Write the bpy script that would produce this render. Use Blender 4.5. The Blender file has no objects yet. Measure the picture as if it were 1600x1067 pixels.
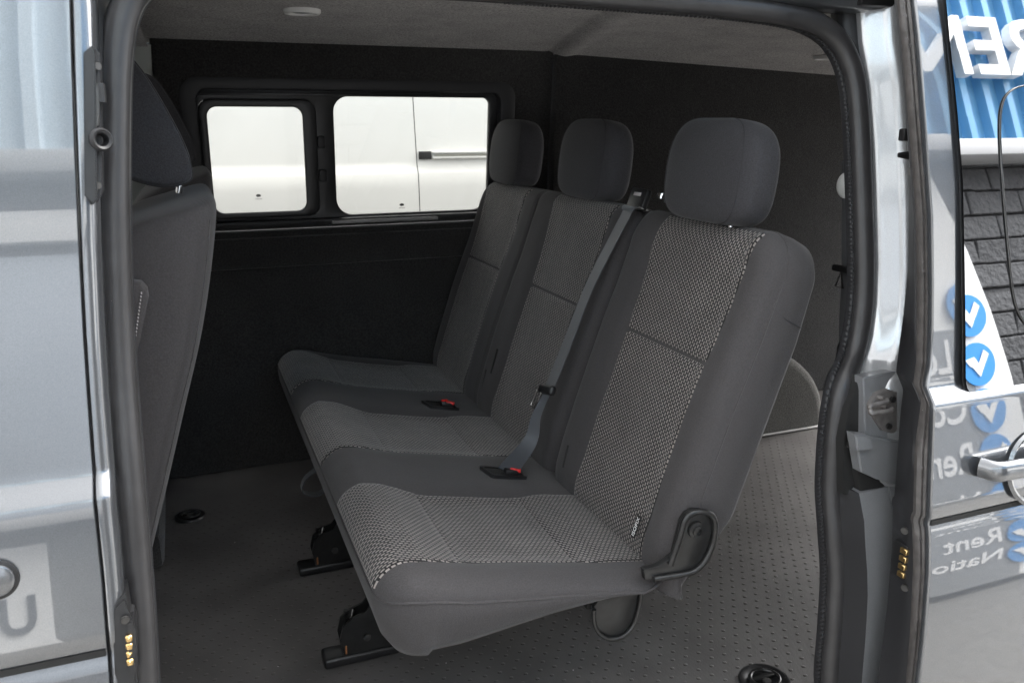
import bpy, bmesh, math, random
import numpy as np
from mathutils import Vector, Matrix
from mathutils.noise import noise as mnoise
random.seed(4)
S = bpy.context.scene
COL = S.collection
R = math.radians

# ---------------------------------------------------------------- camera
YAW, PITCH, FPX = R(21.5), R(14.9), 1290.0
CAM = Vector((0, -1.0, 1.09))
cd = bpy.data.cameras.new('camera'); cam = bpy.data.objects.new('camera', cd); COL.objects.link(cam)
cam.location = CAM; cam.rotation_euler = (R(90) - PITCH, 0, -YAW)
cd.sensor_width = 36; cd.lens = 36 * FPX / 1600; cd.clip_start = .02; cd.clip_end = 3000
cd.dof.use_dof = True; cd.dof.focus_distance = 1.55; cd.dof.aperture_fstop = 9.0
S.camera = cam
# ---------------------------------------------------------------- sky, sun, exposure
SUN_EL, SUN_AZ = R(50), R(68)          # azimuth measured from +Y towards +X
w = bpy.data.worlds.new('World'); S.world = w; w.use_nodes = True
nt = w.node_tree; nt.nodes.clear()
sky = nt.nodes.new('ShaderNodeTexSky'); sky.sky_type = 'NISHITA'; sky.sun_disc = False
sky.sun_elevation = SUN_EL; sky.sun_rotation = SUN_AZ; sky.air_density = 1.2; sky.dust_density = 6; sky.ozone_density = 1.0
bg = nt.nodes.new('ShaderNodeBackground'); bg.inputs[1].default_value = .13
wo = nt.nodes.new('ShaderNodeOutputWorld')
hs = nt.nodes.new('ShaderNodeHueSaturation'); hs.inputs['Saturation'].default_value = .03      # overcast: the blue mostly gone
nt.links.new(sky.outputs[0], hs.inputs['Color']); nt.links.new(hs.outputs[0], bg.inputs[0]); nt.links.new(bg.outputs[0], wo.inputs[0])
sl = bpy.data.lights.new('sun', 'SUN'); sun = bpy.data.objects.new('sun', sl); COL.objects.link(sun)
sl.energy = 1.5; sl.angle = R(40); sl.color = (1, .95, .88)
sd = Vector((math.sin(SUN_AZ) * math.cos(SUN_EL), math.cos(SUN_AZ) * math.cos(SUN_EL), math.sin(SUN_EL)))
sun.rotation_euler = sd.to_track_quat('Z', 'Y').to_euler()
S.view_settings.view_transform = 'Standard'; S.view_settings.look = 'None'
S.view_settings.exposure = 2.8; S.view_settings.gamma = 1
S.cycles.max_bounces = 10; S.cycles.diffuse_bounces = 6; S.cycles.glossy_bounces = 5; S.cycles.transparent_max_bounces = 12

# ---------------------------------------------------------------- measuring helpers (photograph pixel -> point in the place)
fh = Vector((math.sin(YAW), math.cos(YAW), 0)); rt = Vector((math.cos(YAW), -math.sin(YAW), 0)); zz = Vector((0, 0, 1))
fw = fh * math.cos(PITCH) - zz * math.sin(PITCH); up = fh * math.sin(PITCH) + zz * math.cos(PITCH)
def ray(u, v): return fw + rt * ((u - 800) / FPX) - up * ((v - 533.5) / FPX)
def at(u, v, ax, val):
    i = 'xyz'.index(ax); d = ray(u, v)
    return CAM + d * ((val - CAM[i]) / d[i])
PZ = [-0.6, -0.45, -0.3, -0.1, 0, 0.08, 0.15, 0.22, 0.29, 0.36, 0.4, 0.44, 0.468, 0.475, 0.483, 0.489, 0.52, 0.55, 0.58, 0.61, 0.66, 0.663, 0.666, 0.684, 0.687, 0.69, 0.75, 0.9, 1.05, 1.2, 1.3, 1.36]
PY = [-0.01, -0.04, -0.075, -0.087, -0.088, -0.086, -0.081, -0.0735, -0.064, -0.0535, -0.0455, -0.036, -0.0285, -0.0245, -0.0245, -0.027, -0.02203, -0.01723, -0.01242, -0.00762, 0.0004, 0.0016, 0.004, 0.022, 0.0243, 0.0252, 0.035, 0.058, 0.086, 0.114, 0.138, 0.161]
def P(z): return float(np.interp(z, PZ, PY))
def onp(u, v, off):
    y = .03 + off
    for _ in range(25):
        p = at(u, v, 'y', y); y = P(p.z) + off
    return p
def curve_x(px, off):
    pts = sorted([(onp(u, v, off).z, onp(u, v, off).x) for u, v in px])
    zs = [a for a, b in pts]; xs = [b for a, b in pts]
    s0 = (xs[1] - xs[0]) / (zs[1] - zs[0])
    return lambda z: float(np.interp(z, zs, xs)) if z >= zs[0] else xs[0] + (z - zs[0]) * max(-.12, min(.12, s0))

# ---------------------------------------------------------------- mesh helpers
def place(o, parent):
    if parent is not None:
        o.parent = parent
        m = Matrix.Identity(4); q = parent; ch = []
        while q is not None: ch.append(q); q = q.parent
        for q in reversed(ch): m = m @ q.matrix_parent_inverse @ Matrix.LocRotScale(q.location, q.rotation_euler, q.scale)
        o.matrix_parent_inverse = m.inverted()
def link(name, me, mat, parent=None, smooth=True):
    o = bpy.data.objects.new(name, me); COL.objects.link(o)
    if mat is not None and not me.materials: me.materials.append(mat)
    if smooth:
        for p in me.polygons: p.use_smooth = True
    place(o, parent); return o
def mesh(name, vs, fs, mat, parent=None, smooth=True, uv=None, sharp=None):
    me = bpy.data.meshes.new(name); me.from_pydata([tuple(v) for v in vs], [], fs); me.update()
    if uv is not None:
        l = me.uv_layers.new(name='UVMap')
        for p in me.polygons:
            for li in p.loop_indices: l.data[li].uv = uv[me.loops[li].vertex_index]
    o = link(name, me, mat, parent, smooth)
    if sharp: auto(me, sharp)
    return o
def auto(me, ang=35):
    bm = bmesh.new(); bm.from_mesh(me)
    for e in bm.edges:
        if len(e.link_faces) == 2 and e.calc_face_angle(0) > R(ang): e.smooth = False
    bm.to_mesh(me); bm.free()
def bmobj(name, bm, mat, parent=None, smooth=True, sharp=40):
    bmesh.ops.recalc_face_normals(bm, faces=bm.faces[:])
    me = bpy.data.meshes.new(name); bm.to_mesh(me); bm.free()
    o = link(name, me, mat, parent, smooth)
    if smooth and sharp: auto(me, sharp)
    return o
def box_bm(bm, c, s, rot=None, bev=0, seg=2):
    r = bmesh.ops.create_cube(bm, size=1); vs = r['verts']
    bmesh.ops.scale(bm, vec=s, verts=vs)
    if bev:
        es = list({e for v in vs for e in v.link_edges})
        rr = bmesh.ops.bevel(bm, geom=es, offset=bev, segments=seg, affect='EDGES', profile=.5)
        vs = list(set(rr['verts']) | {v for v in vs if v.is_valid})
        allv = set()
        st = [v for v in vs if v.is_valid]
        while st:
            v = st.pop()
            if v in allv: continue
            allv.add(v)
            for e in v.link_edges: st.append(e.other_vert(v))
        vs = list(allv)
    if rot is not None: bmesh.ops.transform(bm, matrix=rot.to_4x4(), verts=vs)
    bmesh.ops.translate(bm, vec=c, verts=vs)
    return vs
def box(name, c, s, mat, parent=None, rot=None, bev=.003, seg=2):
    bm = bmesh.new(); box_bm(bm, c, s, rot, bev, seg); return bmobj(name, bm, mat, parent)
def frame_of(path, closed):
    n = len(path); T = []
    for i in range(n):
        a = path[(i - 1) % n] if closed or i > 0 else path[i]
        b = path[(i + 1) % n] if closed or i < n - 1 else path[i]
        T.append((Vector(b) - Vector(a)).normalized())
    return T
def tube_geo(path, r, n=10, closed=False, prof=None, ref=Vector((0, 1, 0)), cap=True):
    """sweep; prof = list of (a,b) offsets: a along side, b along ref"""
    if prof is None: prof = [(r * math.cos(2 * math.pi * k / n), r * math.sin(2 * math.pi * k / n)) for k in range(n)]
    n = len(prof); vs = []; fs = []; T = frame_of(path, closed)
    for p, t in zip(path, T):
        s = t.cross(ref)
        if s.length < 1e-4: s = t.cross(Vector((1, 0, .01)))
        s.normalize(); q = s.cross(t).normalized()
        for a, b in prof: vs.append(Vector(p) + s * a + q * b)
    m = len(path)
    for i in range(m if closed else m - 1):
        for k in range(n):
            a = i * n + k; b = i * n + (k + 1) % n; c = ((i + 1) % m) * n + (k + 1) % n; d = ((i + 1) % m) * n + k
            fs.append((a, b, c, d))
    if cap and not closed:
        fs.append(tuple(range(n - 1, -1, -1))); fs.append(tuple((m - 1) * n + k for k in range(n)))
    return vs, fs
def tube(name, path, r, mat, parent=None, n=10, closed=False, prof=None, ref=Vector((0, 1, 0))):
    vs, fs = tube_geo(path, r, n, closed, prof, ref)
    o = mesh(name, vs, fs, mat, parent); auto(o.data, 60); return o
def smooth_path(pts, n=8, closed=False):
    pts = [Vector(p) for p in pts]; out = []; m = len(pts)
    for i in range(m if closed else m - 1):
        p0 = pts[(i - 1) % m] if closed or i > 0 else pts[i] * 2 - pts[i + 1]
        p1 = pts[i]; p2 = pts[(i + 1) % m]
        p3 = pts[(i + 2) % m] if closed or i + 2 < m else p2 * 2 - p1
        for k in range(n):
            t = k / n
            out.append(.5 * ((2 * p1) + (p2 - p0) * t + (2 * p0 - 5 * p1 + 4 * p2 - p3) * t * t + (3 * p1 - p0 - 3 * p2 + p3) * t ** 3))
    if not closed: out.append(pts[-1])
    return out
def loft(name, secs, mat, parent=None, sharp=50):
    n = len(secs[0]); vs = [p for s in secs for p in s]; fs = []
    for i in range(len(secs) - 1):
        for k in range(n - 1): fs.append((i * n + k, i * n + k + 1, (i + 1) * n + k + 1, (i + 1) * n + k))
    return mesh(name, vs, fs, mat, parent, sharp=sharp)
def rrect(x0, x1, z0, z1, r=.03, n=6):
    r4 = r if isinstance(r, (tuple, list)) else (r,) * 4      # bl br tr tl
    out = []
    for (cx, cz, a0, q) in ((x0, z0, 180, r4[0]), (x1, z0, 270, r4[1]), (x1, z1, 0, r4[2]), (x0, z1, 90, r4[3])):
        ox = cx + (q if cx == x0 else -q); oz = cz + (q if cz == z0 else -q)
        for k in range(n + 1):
            a = R(a0 + 90 * k / n); out.append((ox + q * math.cos(a), oz + q * math.sin(a)))
    return out
def plate(name, outer, holes, th, fmap, mat, parent=None, bev=0, smooth=False):
    """outline with holes in 2-D, thickness th; fmap(a,b,d) -> point"""
    bm = bmesh.new(); loops = []
    for lp in [outer] + list(holes):
        vs = [bm.verts.new((a, b, 0)) for a, b in lp]; loops.append(vs)
        for i in range(len(vs)): bm.edges.new((vs[i], vs[(i + 1) % len(vs)]))
    bmesh.ops.triangle_fill(bm, edges=bm.edges[:], use_beauty=True)
    if th:
        r = bmesh.ops.extrude_face_region(bm, geom=bm.faces[:])
        for v in r['geom']:
            if isinstance(v, bmesh.types.BMVert): v.co.z = th
    if bev:
        es = [e for e in bm.edges if len(e.link_faces) == 2 and e.calc_face_angle(0) > 1 and abs(e.verts[0].co.z - e.verts[1].co.z) < 1e-6]
        bmesh.ops.bevel(bm, geom=es, offset=bev, segments=2, affect='EDGES', profile=.5)
    for v in bm.verts: v.co = fmap(*v.co)
    return bmobj(name, bm, mat, parent, smooth, 30)
def disc_dome(bm, c, nrm, r, h, seg=6, rings=2):
    nrm = Vector(nrm).normalized(); a = nrm.orthogonal().normalized(); b = nrm.cross(a); c = Vector(c)
    top = bm.verts.new(c + nrm * h); prev = None
    for k in range(1, rings + 1):
        t = k / rings
        ring = [bm.verts.new(c + (a * math.cos(6.2832 * i / seg) + b * math.sin(6.2832 * i / seg)) * r * math.sin(t * 1.5708) + nrm * h * math.cos(t * 1.5708)) for i in range(seg)]
        for i in range(seg):
            if prev is None: bm.faces.new((top, ring[i], ring[(i + 1) % seg]))
            else: bm.faces.new((prev[i], ring[i], ring[(i + 1) % seg], prev[(i + 1) % seg]))
        prev = ring
def empty(name, loc, label, cat, group=None):
    o = bpy.data.objects.new(name, None); COL.objects.link(o); o.location = loc; o.empty_display_size = .1
    tag(o, label, cat, group); return o
def tag(o, label=None, cat=None, group=None, kind=None):
    if label: o['label'] = label
    if cat: o['category'] = cat
    if group: o['group'] = group
    if kind: o['kind'] = kind
    return o
def cyl(name, c, axis, r, h, mat, parent=None, n=20, bev=.001, r2=None):
    bm = bmesh.new(); bmesh.ops.create_cone(bm, cap_ends=True, segments=n, radius1=r, radius2=r if r2 is None else r2, depth=h)
    if bev: bmesh.ops.bevel(bm, geom=[e for e in bm.edges if len(e.link_faces) == 2 and e.calc_face_angle(0) > 1], offset=bev, segments=2, affect='EDGES')
    q = Vector(axis).to_track_quat('Z', 'Y').to_matrix().to_4x4()
    bmesh.ops.transform(bm, matrix=Matrix.Translation(Vector(c)) @ q, verts=bm.verts[:])
    return bmobj(name, bm, mat, parent)
def lathe(name, prof, c, axis, mat, parent=None, n=32, sx=1, sy=1):
    q = Vector(axis).to_track_quat('Z', 'Y').to_matrix(); vs = []; fs = []; m = len(prof)
    for k in range(n):
        a = 6.28318 * k / n
        for r, h in prof: vs.append(Vector(c) + q @ Vector((r * math.cos(a) * sx, r * math.sin(a) * sy, h)))
    for k in range(n):
        for j in range(m - 1): fs.append((k * m + j, ((k + 1) % n) * m + j, ((k + 1) % n) * m + j + 1, k * m + j + 1))
    o = mesh(name, vs, fs, mat, parent); auto(o.data, 40); return o

# ---------------------------------------------------------------- materials
def mat(name, base, rough=.6, metal=0, coat=0, spec=.5, ior=None, noise=None, bump=None, sheen=0, trans=0, coat_rough=.03, coat_ior=1.5):
    """noise=(scale,amount[,detail]) colour variation, bump=(scale,strength[,dist])"""
    m = bpy.data.materials.new(name); m.use_nodes = True; t = m.node_tree; b = t.nodes['Principled BSDF']
    b.inputs['Base Color'].default_value = (*base, 1); b.inputs['Roughness'].default_value = rough
    b.inputs['Metallic'].default_value = metal; b.inputs['Specular IOR Level'].default_value = spec
    b.inputs['Coat Weight'].default_value = coat; b.inputs['Coat Roughness'].default_value = coat_rough; b.inputs['Coat IOR'].default_value = coat_ior
    if ior: b.inputs['IOR'].default_value = ior
    if sheen: b.inputs['Sheen Weight'].default_value = sheen; b.inputs['Sheen Roughness'].default_value = .5
    if trans: b.inputs['Transmission Weight'].default_value = trans
    if noise or bump: tc = t.nodes.new('ShaderNodeTexCoord')
    if noise:
        n = t.nodes.new('ShaderNodeTexNoise'); n.inputs['Scale'].default_value = noise[0]; n.inputs['Detail'].default_value = noise[2] if len(noise) > 2 else 4
        t.links.new(tc.outputs['Object'], n.inputs['Vector'])
        mr = t.nodes.new('ShaderNodeMapRange'); mr.inputs[1].default_value = .3; mr.inputs[2].default_value = .7
        mr.inputs[3].default_value = 1 - noise[1]; mr.inputs[4].default_value = 1 + noise[1]
        mx = t.nodes.new('ShaderNodeMix'); mx.data_type = 'RGBA'; mx.blend_type = 'MULTIPLY'; mx.inputs[0].default_value = 1
        mx.inputs[6].default_value = (*base, 1); t.links.new(n.outputs[0], mr.inputs[0]); t.links.new(mr.outputs[0], mx.inputs[7])
        t.links.new(mx.outputs[2], b.inputs['Base Color'])
    if bump:
        n2 = t.nodes.new('ShaderNodeTexNoise'); n2.inputs['Scale'].default_value = bump[0]; n2.inputs['Detail'].default_value = 3
        t.links.new(tc.outputs['Object'], n2.inputs['Vector'])
        bp = t.nodes.new('ShaderNodeBump'); bp.inputs['Strength'].default_value = bump[1]; bp.inputs['Distance'].default_value = bump[2] if len(bump) > 2 else .002
        t.links.new(n2.outputs[0], bp.inputs['Height']); t.links.new(bp.outputs[0], b.inputs['Normal'])
    return m
M = {}
M['paint'] = mat('grey_metallic_paint', (.13, .138, .15), .30, .75, 1.0, .5, noise=(900, .12, 1), coat_ior=2.0, coat_rough=.015)
M['paint_lit'] = mat('grey_paint_sky_lit', (.42, .43, .44), .24, .55, 1.0, .5, noise=(900, .10, 1), coat_ior=1.7, coat_rough=.03)  # body paint again, lightened to stand in for bright reflections on the jamb
M['paint_half_lit'] = mat('grey_paint_half_lit', (.23, .235, .245), .3, .3, 1.0, noise=(900, .08, 1))  # body paint again, lifted to a half-lit tone for the lower jamb
M['plate_grey'] = mat('zinc_plate', (.16, .15, .145), .5, .3, noise=(80, .2))
M['edging'] = mat('grey_edging', (.26, .255, .25), .5)
M['rubber'] = mat('black_rubber', (.032, .031, .032), .36, bump=(400, .08, .001), noise=(30, .15))
M['rubber_dirty'] = mat('grey_weathered_rubber', (.085, .078, .075), .55, noise=(60, .3), bump=(300, .2, .001))
M['plastic'] = mat('black_plastic', (.014, .014, .015), .38, bump=(700, .1, .0006), noise=(25, .15))
M['plastic_soft'] = mat('charcoal_plastic', (.02, .02, .022), .5, bump=(500, .1, .0008))
M['steel_black'] = mat('black_painted_steel', (.018, .018, .018), .28, noise=(60, .3), bump=(90, .15, .001))
M['rust'] = mat('rusty_edge', (.28, .12, .05), .7, .3, noise=(150, .5))
M['chrome'] = mat('chrome', (.8, .8, .8), .12, 1)
M['steel'] = mat('worn_steel', (.10, .098, .096), .45, .8, noise=(80, .2))
M['brass'] = mat('brass_contact', (.80, .56, .25), .3, 1, noise=(300, .2))
M['red'] = mat('red_button', (.7, .015, .012), .35)
M['trim_grey'] = mat('light_grey_trim', (.33, .35, .33), .55, bump=(300, .1, .001))
M['fabric'] = mat('plain_seat_fabric', (.057, .053, .054), .85, sheen=.12, noise=(420, .18, 3), bump=(420, .4, .0010), spec=.25)
M['fabric_hr'] = mat('headrest_fabric', (.043, .042, .046), .85, sheen=.12, noise=(420, .25, 3), bump=(420, .5, .0012), spec=.25)
M['seam'] = mat('seam_thread', (.035, .034, .037), .9)
M['thread'] = mat('pale_thread', (.45, .42, .42), .8)
M['belt'] = mat('seat_belt_webbing', (.058, .062, .070), .5, sheen=.3, bump=(900, .3, .0006), spec=.4)
M['white_plastic'] = mat('white_plastic', (.75, .76, .74), .4)
M['light_rim'] = mat('grey_lamp_rim', (.72, .72, .70), .45)
M['lens'] = mat('lamp_lens', (.16, .17, .18), .3, bump=(250, .3, .001))
M['white_paint'] = mat('white_van_paint', (.64, .635, .61), .5, 0, 0, noise=(3, .02))
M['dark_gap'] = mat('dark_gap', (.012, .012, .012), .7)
M['tyre'] = mat('tyre_rubber', (.03, .03, .03), .8, noise=(30, .2))
M['trackgrey'] = mat('aluminium_rail', (.55, .53, .46), .35, .9)
M['asphalt'] = mat('pale_tarmac', (.14, .136, .13), .55, noise=(40, .35, 8), bump=(180, .6, .006))
M['block'] = mat('painted_split_block', (.060, .061, .064), .75, noise=(12, .22, 8), bump=(26, .9, .02))
M['mortar'] = mat('painted_mortar', (.03, .03, .032), .85, noise=(30, .2))
M['blue'] = mat('blue_cladding', (.12, .33, .56), .4, noise=(3, .08))
M['blue2'] = mat('tick_blue', (.03, .25, .62), .45)
M['sign_white'] = mat('sign_white', (.82, .82, .81), .45, noise=(4, .03))
M['sign_grey'] = mat('sign_grey', (.22, .23, .24), .5)
M['text_white'] = mat('sign_text_white', (.85, .85, .85), .5)
M['trim_light'] = mat('fascia_trim', (.42, .42, .42), .5)
M['skin'] = mat('skin', (.5, .33, .26), .6)
M['droplet'] = mat('water', (.9, .9, .92), .03, trans=1, ior=1.33)

def glass(name, tint, refl_rough=.0):
    m = bpy.data.materials.new(name); m.use_nodes = True; t = m.node_tree; t.nodes.clear()
    o = t.nodes.new('ShaderNodeOutputMaterial'); mx = t.nodes.new('ShaderNodeMixShader')
    tr = t.nodes.new('ShaderNodeBsdfTransparent'); tr.inputs[0].default_value = (*tint, 1)
    gl = t.nodes.new('ShaderNodeBsdfGlossy'); gl.inputs['Roughness'].default_value = refl_rough
    fr = t.nodes.new('ShaderNodeFresnel'); fr.inputs[0].default_value = 1.5
    t.links.new(fr.outputs[0], mx.inputs[0]); t.links.new(tr.outputs[0], mx.inputs[1]); t.links.new(gl.outputs[0], mx.inputs[2]); t.links.new(mx.outputs[0], o.inputs[0])
    return m
M['glass'] = glass('clear_glass', (.89, .893, .88))
M['privacy'] = mat('privacy_glass', (.40, .41, .43), .012, 1, 0)

def carpet(name, base, dark, sc=700):
    m = bpy.data.materials.new(name); m.use_nodes = True; t = m.node_tree; b = t.nodes['Principled BSDF']
    tc = t.nodes.new('ShaderNodeTexCoord'); n = t.nodes.new('ShaderNodeTexNoise'); n.inputs['Scale'].default_value = sc / 3.6; n.inputs['Detail'].default_value = 6; n.inputs['Roughness'].default_value = .75
    n2 = t.nodes.new('ShaderNodeTexNoise'); n2.inputs['Scale'].default_value = 9; n2.inputs['Detail'].default_value = 4
    t.links.new(tc.outputs['Object'], n.inputs[0]); t.links.new(tc.outputs['Object'], n2.inputs[0])
    cr = t.nodes.new('ShaderNodeValToRGB'); cr.color_ramp.elements[0].position = .36; cr.color_ramp.elements[1].position = .66
    cr.color_ramp.elements[0].color = (*dark, 1); cr.color_ramp.elements[1].color = (*base, 1)
    t.links.new(n.outputs[0], cr.inputs[0])
    mr = t.nodes.new('ShaderNodeMapRange'); mr.inputs[1].default_value = .3; mr.inputs[2].default_value = .7; mr.inputs[3].default_value = .85; mr.inputs[4].default_value = 1.15
    t.links.new(n2.outputs[0], mr.inputs[0])
    mx = t.nodes.new('ShaderNodeMix'); mx.data_type = 'RGBA'; mx.blend_type = 'MULTIPLY'; mx.inputs[0].default_value = 1
    t.links.new(cr.outputs[0], mx.inputs[6]); t.links.new(mr.outputs[0], mx.inputs[7]); t.links.new(mx.outputs[2], b.inputs['Base Color'])
    bp = t.nodes.new('ShaderNodeBump'); bp.inputs['Strength'].default_value = .8; bp.inputs['Distance'].default_value = .003
    t.links.new(n.outputs[0], bp.inputs['Height']); t.links.new(bp.outputs[0], b.inputs['Normal'])
    b.inputs['Roughness'].default_value = 1; b.inputs['Specular IOR Level'].default_value = .1; b.inputs['Sheen Weight'].default_value = .25; b.inputs['Sheen Roughness'].default_value = .6
    return m
M['carpet'] = carpet('black_carpet_lining', (.048, .046, .045), (.010, .0098, .0098))
M['headliner'] = carpet('grey_felt_headlining', (.50, .475, .46), (.085, .081, .078))
M['arch_carpet'] = carpet('grey_carpet', (.15, .146, .135), (.05, .048, .045))

def floor_mat():
    m = mat('ribbed_rubber_floor', (.103, .097, .094), .55, noise=(5, .25, 6), spec=.3)
    t = m.node_tree; b = t.nodes['Principled BSDF']; tc = t.nodes.new('ShaderNodeTexCoord')
    mp = t.nodes.new('ShaderNodeMapping'); mp.inputs['Rotation'].default_value = (0, 0, R(45)); t.links.new(tc.outputs['Object'], mp.inputs[0])
    wv = t.nodes.new('ShaderNodeTexWave'); wv.inputs['Scale'].default_value = 130; wv.inputs['Distortion'].default_value = 3; wv.inputs['Detail'].default_value = 2
    t.links.new(mp.outputs[0], wv.inputs[0])
    bp = t.nodes.new('ShaderNodeBump'); bp.inputs['Strength'].default_value = .35; bp.inputs['Distance'].default_value = .0012
    t.links.new(wv.outputs[1] if len(wv.outputs) > 1 else wv.outputs[0], bp.inputs['Height']); t.links.new(bp.outputs[0], b.inputs['Normal'])
    return m
M['floor'] = floor_mat()
M['stud'] = mat('rubber_stud', (.088, .080, .076), .5)

def weave(name, light, dark):
    m = bpy.data.materials.new(name); m.use_nodes = True; t = m.node_tree; b = t.nodes['Principled BSDF']
    uv = t.nodes.new('ShaderNodeUVMap'); bt = t.nodes.new('ShaderNodeTexBrick')
    bt.offset = .5; bt.inputs['Scale'].default_value = 1; bt.inputs['Brick Width'].default_value = .0098; bt.inputs['Row Height'].default_value = .0064
    bt.inputs['Mortar Size'].default_value = .0021; bt.inputs['Mortar Smooth'].default_value = .35; bt.inputs['Bias'].default_value = 0
    bt.inputs['Color1'].default_value = (*light, 1); bt.inputs['Color2'].default_value = (*[c * .8 for c in light], 1); bt.inputs['Mortar'].default_value = (*dark, 1)
    nz = t.nodes.new('ShaderNodeTexNoise'); nz.inputs['Scale'].default_value = 700
    va = t.nodes.new('ShaderNodeVectorMath'); va.operation = 'MULTIPLY_ADD'; va.inputs[1].default_value = (.0016, .0016, 0)
    t.links.new(uv.outputs[0], nz.inputs[0]); t.links.new(nz.outputs[1], va.inputs[0]); t.links.new(uv.outputs[0], va.inputs[2])
    t.links.new(va.outputs[0], bt.inputs[0])
    n2 = t.nodes.new('ShaderNodeTexNoise'); n2.inputs['Scale'].default_value = 9; t.links.new(uv.outputs[0], n2.inputs[0])
    mr = t.nodes.new('ShaderNodeMapRange'); mr.inputs[1].default_value = .3; mr.inputs[2].default_value = .7; mr.inputs[3].default_value = .85; mr.inputs[4].default_value = 1.12
    t.links.new(n2.outputs[0], mr.inputs[0])
    mx = t.nodes.new('ShaderNodeMix'); mx.data_type = 'RGBA'; mx.blend_type = 'MULTIPLY'; mx.inputs[0].default_value = 1
    t.links.new(bt.outputs[0], mx.inputs[6]); t.links.new(mr.outputs[0], mx.inputs[7]); t.links.new(mx.outputs[2], b.inputs['Base Color'])
    inv = t.nodes.new('ShaderNodeMath'); inv.operation = 'SUBTRACT'; inv.inputs[0].default_value = 1; t.links.new(bt.outputs[1], inv.inputs[1])
    bp = t.nodes.new('ShaderNodeBump'); bp.inputs['Strength'].default_value = .9; bp.inputs['Distance'].default_value = .0016
    t.links.new(inv.outputs[0], bp.inputs['Height']); t.links.new(bp.outputs[0], b.inputs['Normal'])
    b.inputs['Roughness'].default_value = .75; b.inputs['Sheen Weight'].default_value = .3; b.inputs['Specular IOR Level'].default_value = .3
    return m
M['weave'] = weave('dashed_weave_fabric', (.33, .29, .268), (.010, .0095, .0095))

# ================================================================ ground
GZ = -.62
g = mesh('ground', [(-900, -900, GZ), (900, -900, GZ), (900, 900, GZ), (-900, 900, GZ)], [(0, 1, 2, 3)], M['asphalt'], smooth=False)
g['kind'] = 'structure'

# ================================================================ grey van
VAN = empty('grey_van', (1.0, .8, GZ), 'grey metallic van with its side door slid open on a dark carpeted cabin', 'van')
ZL = [-.42, -.30, -.2, -.1, 0, .1, .2, .3, .4, .43, .455, .468, .475, .483, .489, .51, .53, .55, .57, .59, .61, .63, .645, .655, .660, .663, .666, .672, .678, .684, .687, .690, .70, .72, .78, .85, .95, 1.05, 1.15, 1.22, 1.28, 1.34]
L1 = curve_x([(108, 0), (112, 150), (120, 350), (131, 560), (144, 755), (157, 900), (170, 1060)], 0)
# seal centre line (photograph pixels, on the flange 60 mm inside the skin)
FL = .062
def seal_pt(u, v): return onp(u, v, FL)
seal_px = [(224, 1060), (214, 900), (202, 755), (187, 560), (179, 350), (179, 180), (182, 90), (192, 25), (216, -18), (262, -40), (400, -41), (650, -27), (860, -13),
           (1035, 1), (1130, 9), (1215, 20), (1268, 34), (1306, 60), (1330, 105), (1341, 170), (1347, 300), (1350, 420), (1347, 490), (1336, 550), (1316, 605), (1305, 665),
           (1299, 760), (1303, 830), (1307, 900), (1303, 980), (1297, 1060)]
seal3 = [seal_pt(u, v) for u, v in seal_px]
sb0 = seal3[0]; sb1 = seal3[-1]
low = [Vector((sb1.x + .01, P(.05) + FL, .06)), Vector((sb1.x - .02, P(0) + FL, -.02)), Vector((sb1.x - .12, P(-.05) + FL, -.045)), Vector((.5, P(-.05) + FL, -.045)),
       Vector((sb0.x + .12, P(-.05) + FL, -.045)), Vector((sb0.x + .01, P(0) + FL, -.02)), Vector((sb0.x - .02, P(.08) + FL, .08))]
SP = smooth_path(seal3 + low, 6, True)
rad = .0185
prof = [(rad * 1.0 * math.cos(a), rad * .9 * math.sin(a)) for a in [6.28318 * k / 14 for k in range(14)]]
seal = tube('door_seal', SP, rad, M['rubber'], VAN, closed=True, prof=prof)
# inner ribbed lip of the seal
cen = Vector((.48, 0, .6))
lipv = []; lipf = []; TT = frame_of(SP, True)
lip = []
for p, t in zip(SP, TT):
    s = t.cross(Vector((0, 1, 0))).normalized()
    if s.dot(Vector((cen.x, p.y, cen.z)) - p) < 0: s = -s
    lip.append((p, s))
for p, s in lip:
    for a, b in ((.010, .010), (.017, .008), (.0195, .011), (.018, .022)): lipv.append(p + s * a + Vector((0, b, 0)))
n = len(lip)
for i in range(n):
    for k in range(3): lipf.append((i * 4 + k, i * 4 + k + 1, ((i + 1) % n) * 4 + k + 1, ((i + 1) % n) * 4 + k))
lo = mesh('seal_lip', lipv, lipf, M['plastic_soft'], seal)
# fine ribs along the lip
dense = []
for i in range(n):
    if lip[i][0].x < .45 or lip[i][0].z < .0: continue
    p, s = lip[i]; q, s2 = lip[(i + 1) % n]; L = (q - p).length; k = max(1, int(L / .006))
    for j in range(k): dense.append((p.lerp(q, j / k), s.lerp(s2, j / k), (q - p).normalized()))
vs = []; fs = []
for p, s, t in dense:
    c = p + s * .0190 + Vector((0, .007, 0)); b0 = len(vs)
    for dt in (-.0015, .0015):
        for da, db in ((-.002, -.002), (.001, -.001), (.001, .008)): vs.append(c + t * dt + s * da + Vector((0, db, 0)))
    fs += [(b0, b0 + 1, b0 + 4, b0 + 3), (b0 + 1, b0 + 2, b0 + 5, b0 + 4), (b0, b0 + 3, b0 + 5, b0 + 2), (b0, b0 + 2, b0 + 1), (b0 + 3, b0 + 4, b0 + 5)]
tag(mesh('seal_ribs', vs, fs, M['plastic_soft'], seal, smooth=False), kind='stuff')

def seal_x(side):
    pts = [p for p in SP if (p.x < .2 if side < 0 else p.x > .8) and -.02 < p.z < 1.19]
    pts.sort(key=lambda p: p.z); zs = [p.z for p in pts]; xs = [p.x for p in pts]
    return lambda z: float(np.interp(z, zs, xs))
SXL, SXR = seal_x(-1), seal_x(1)

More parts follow.
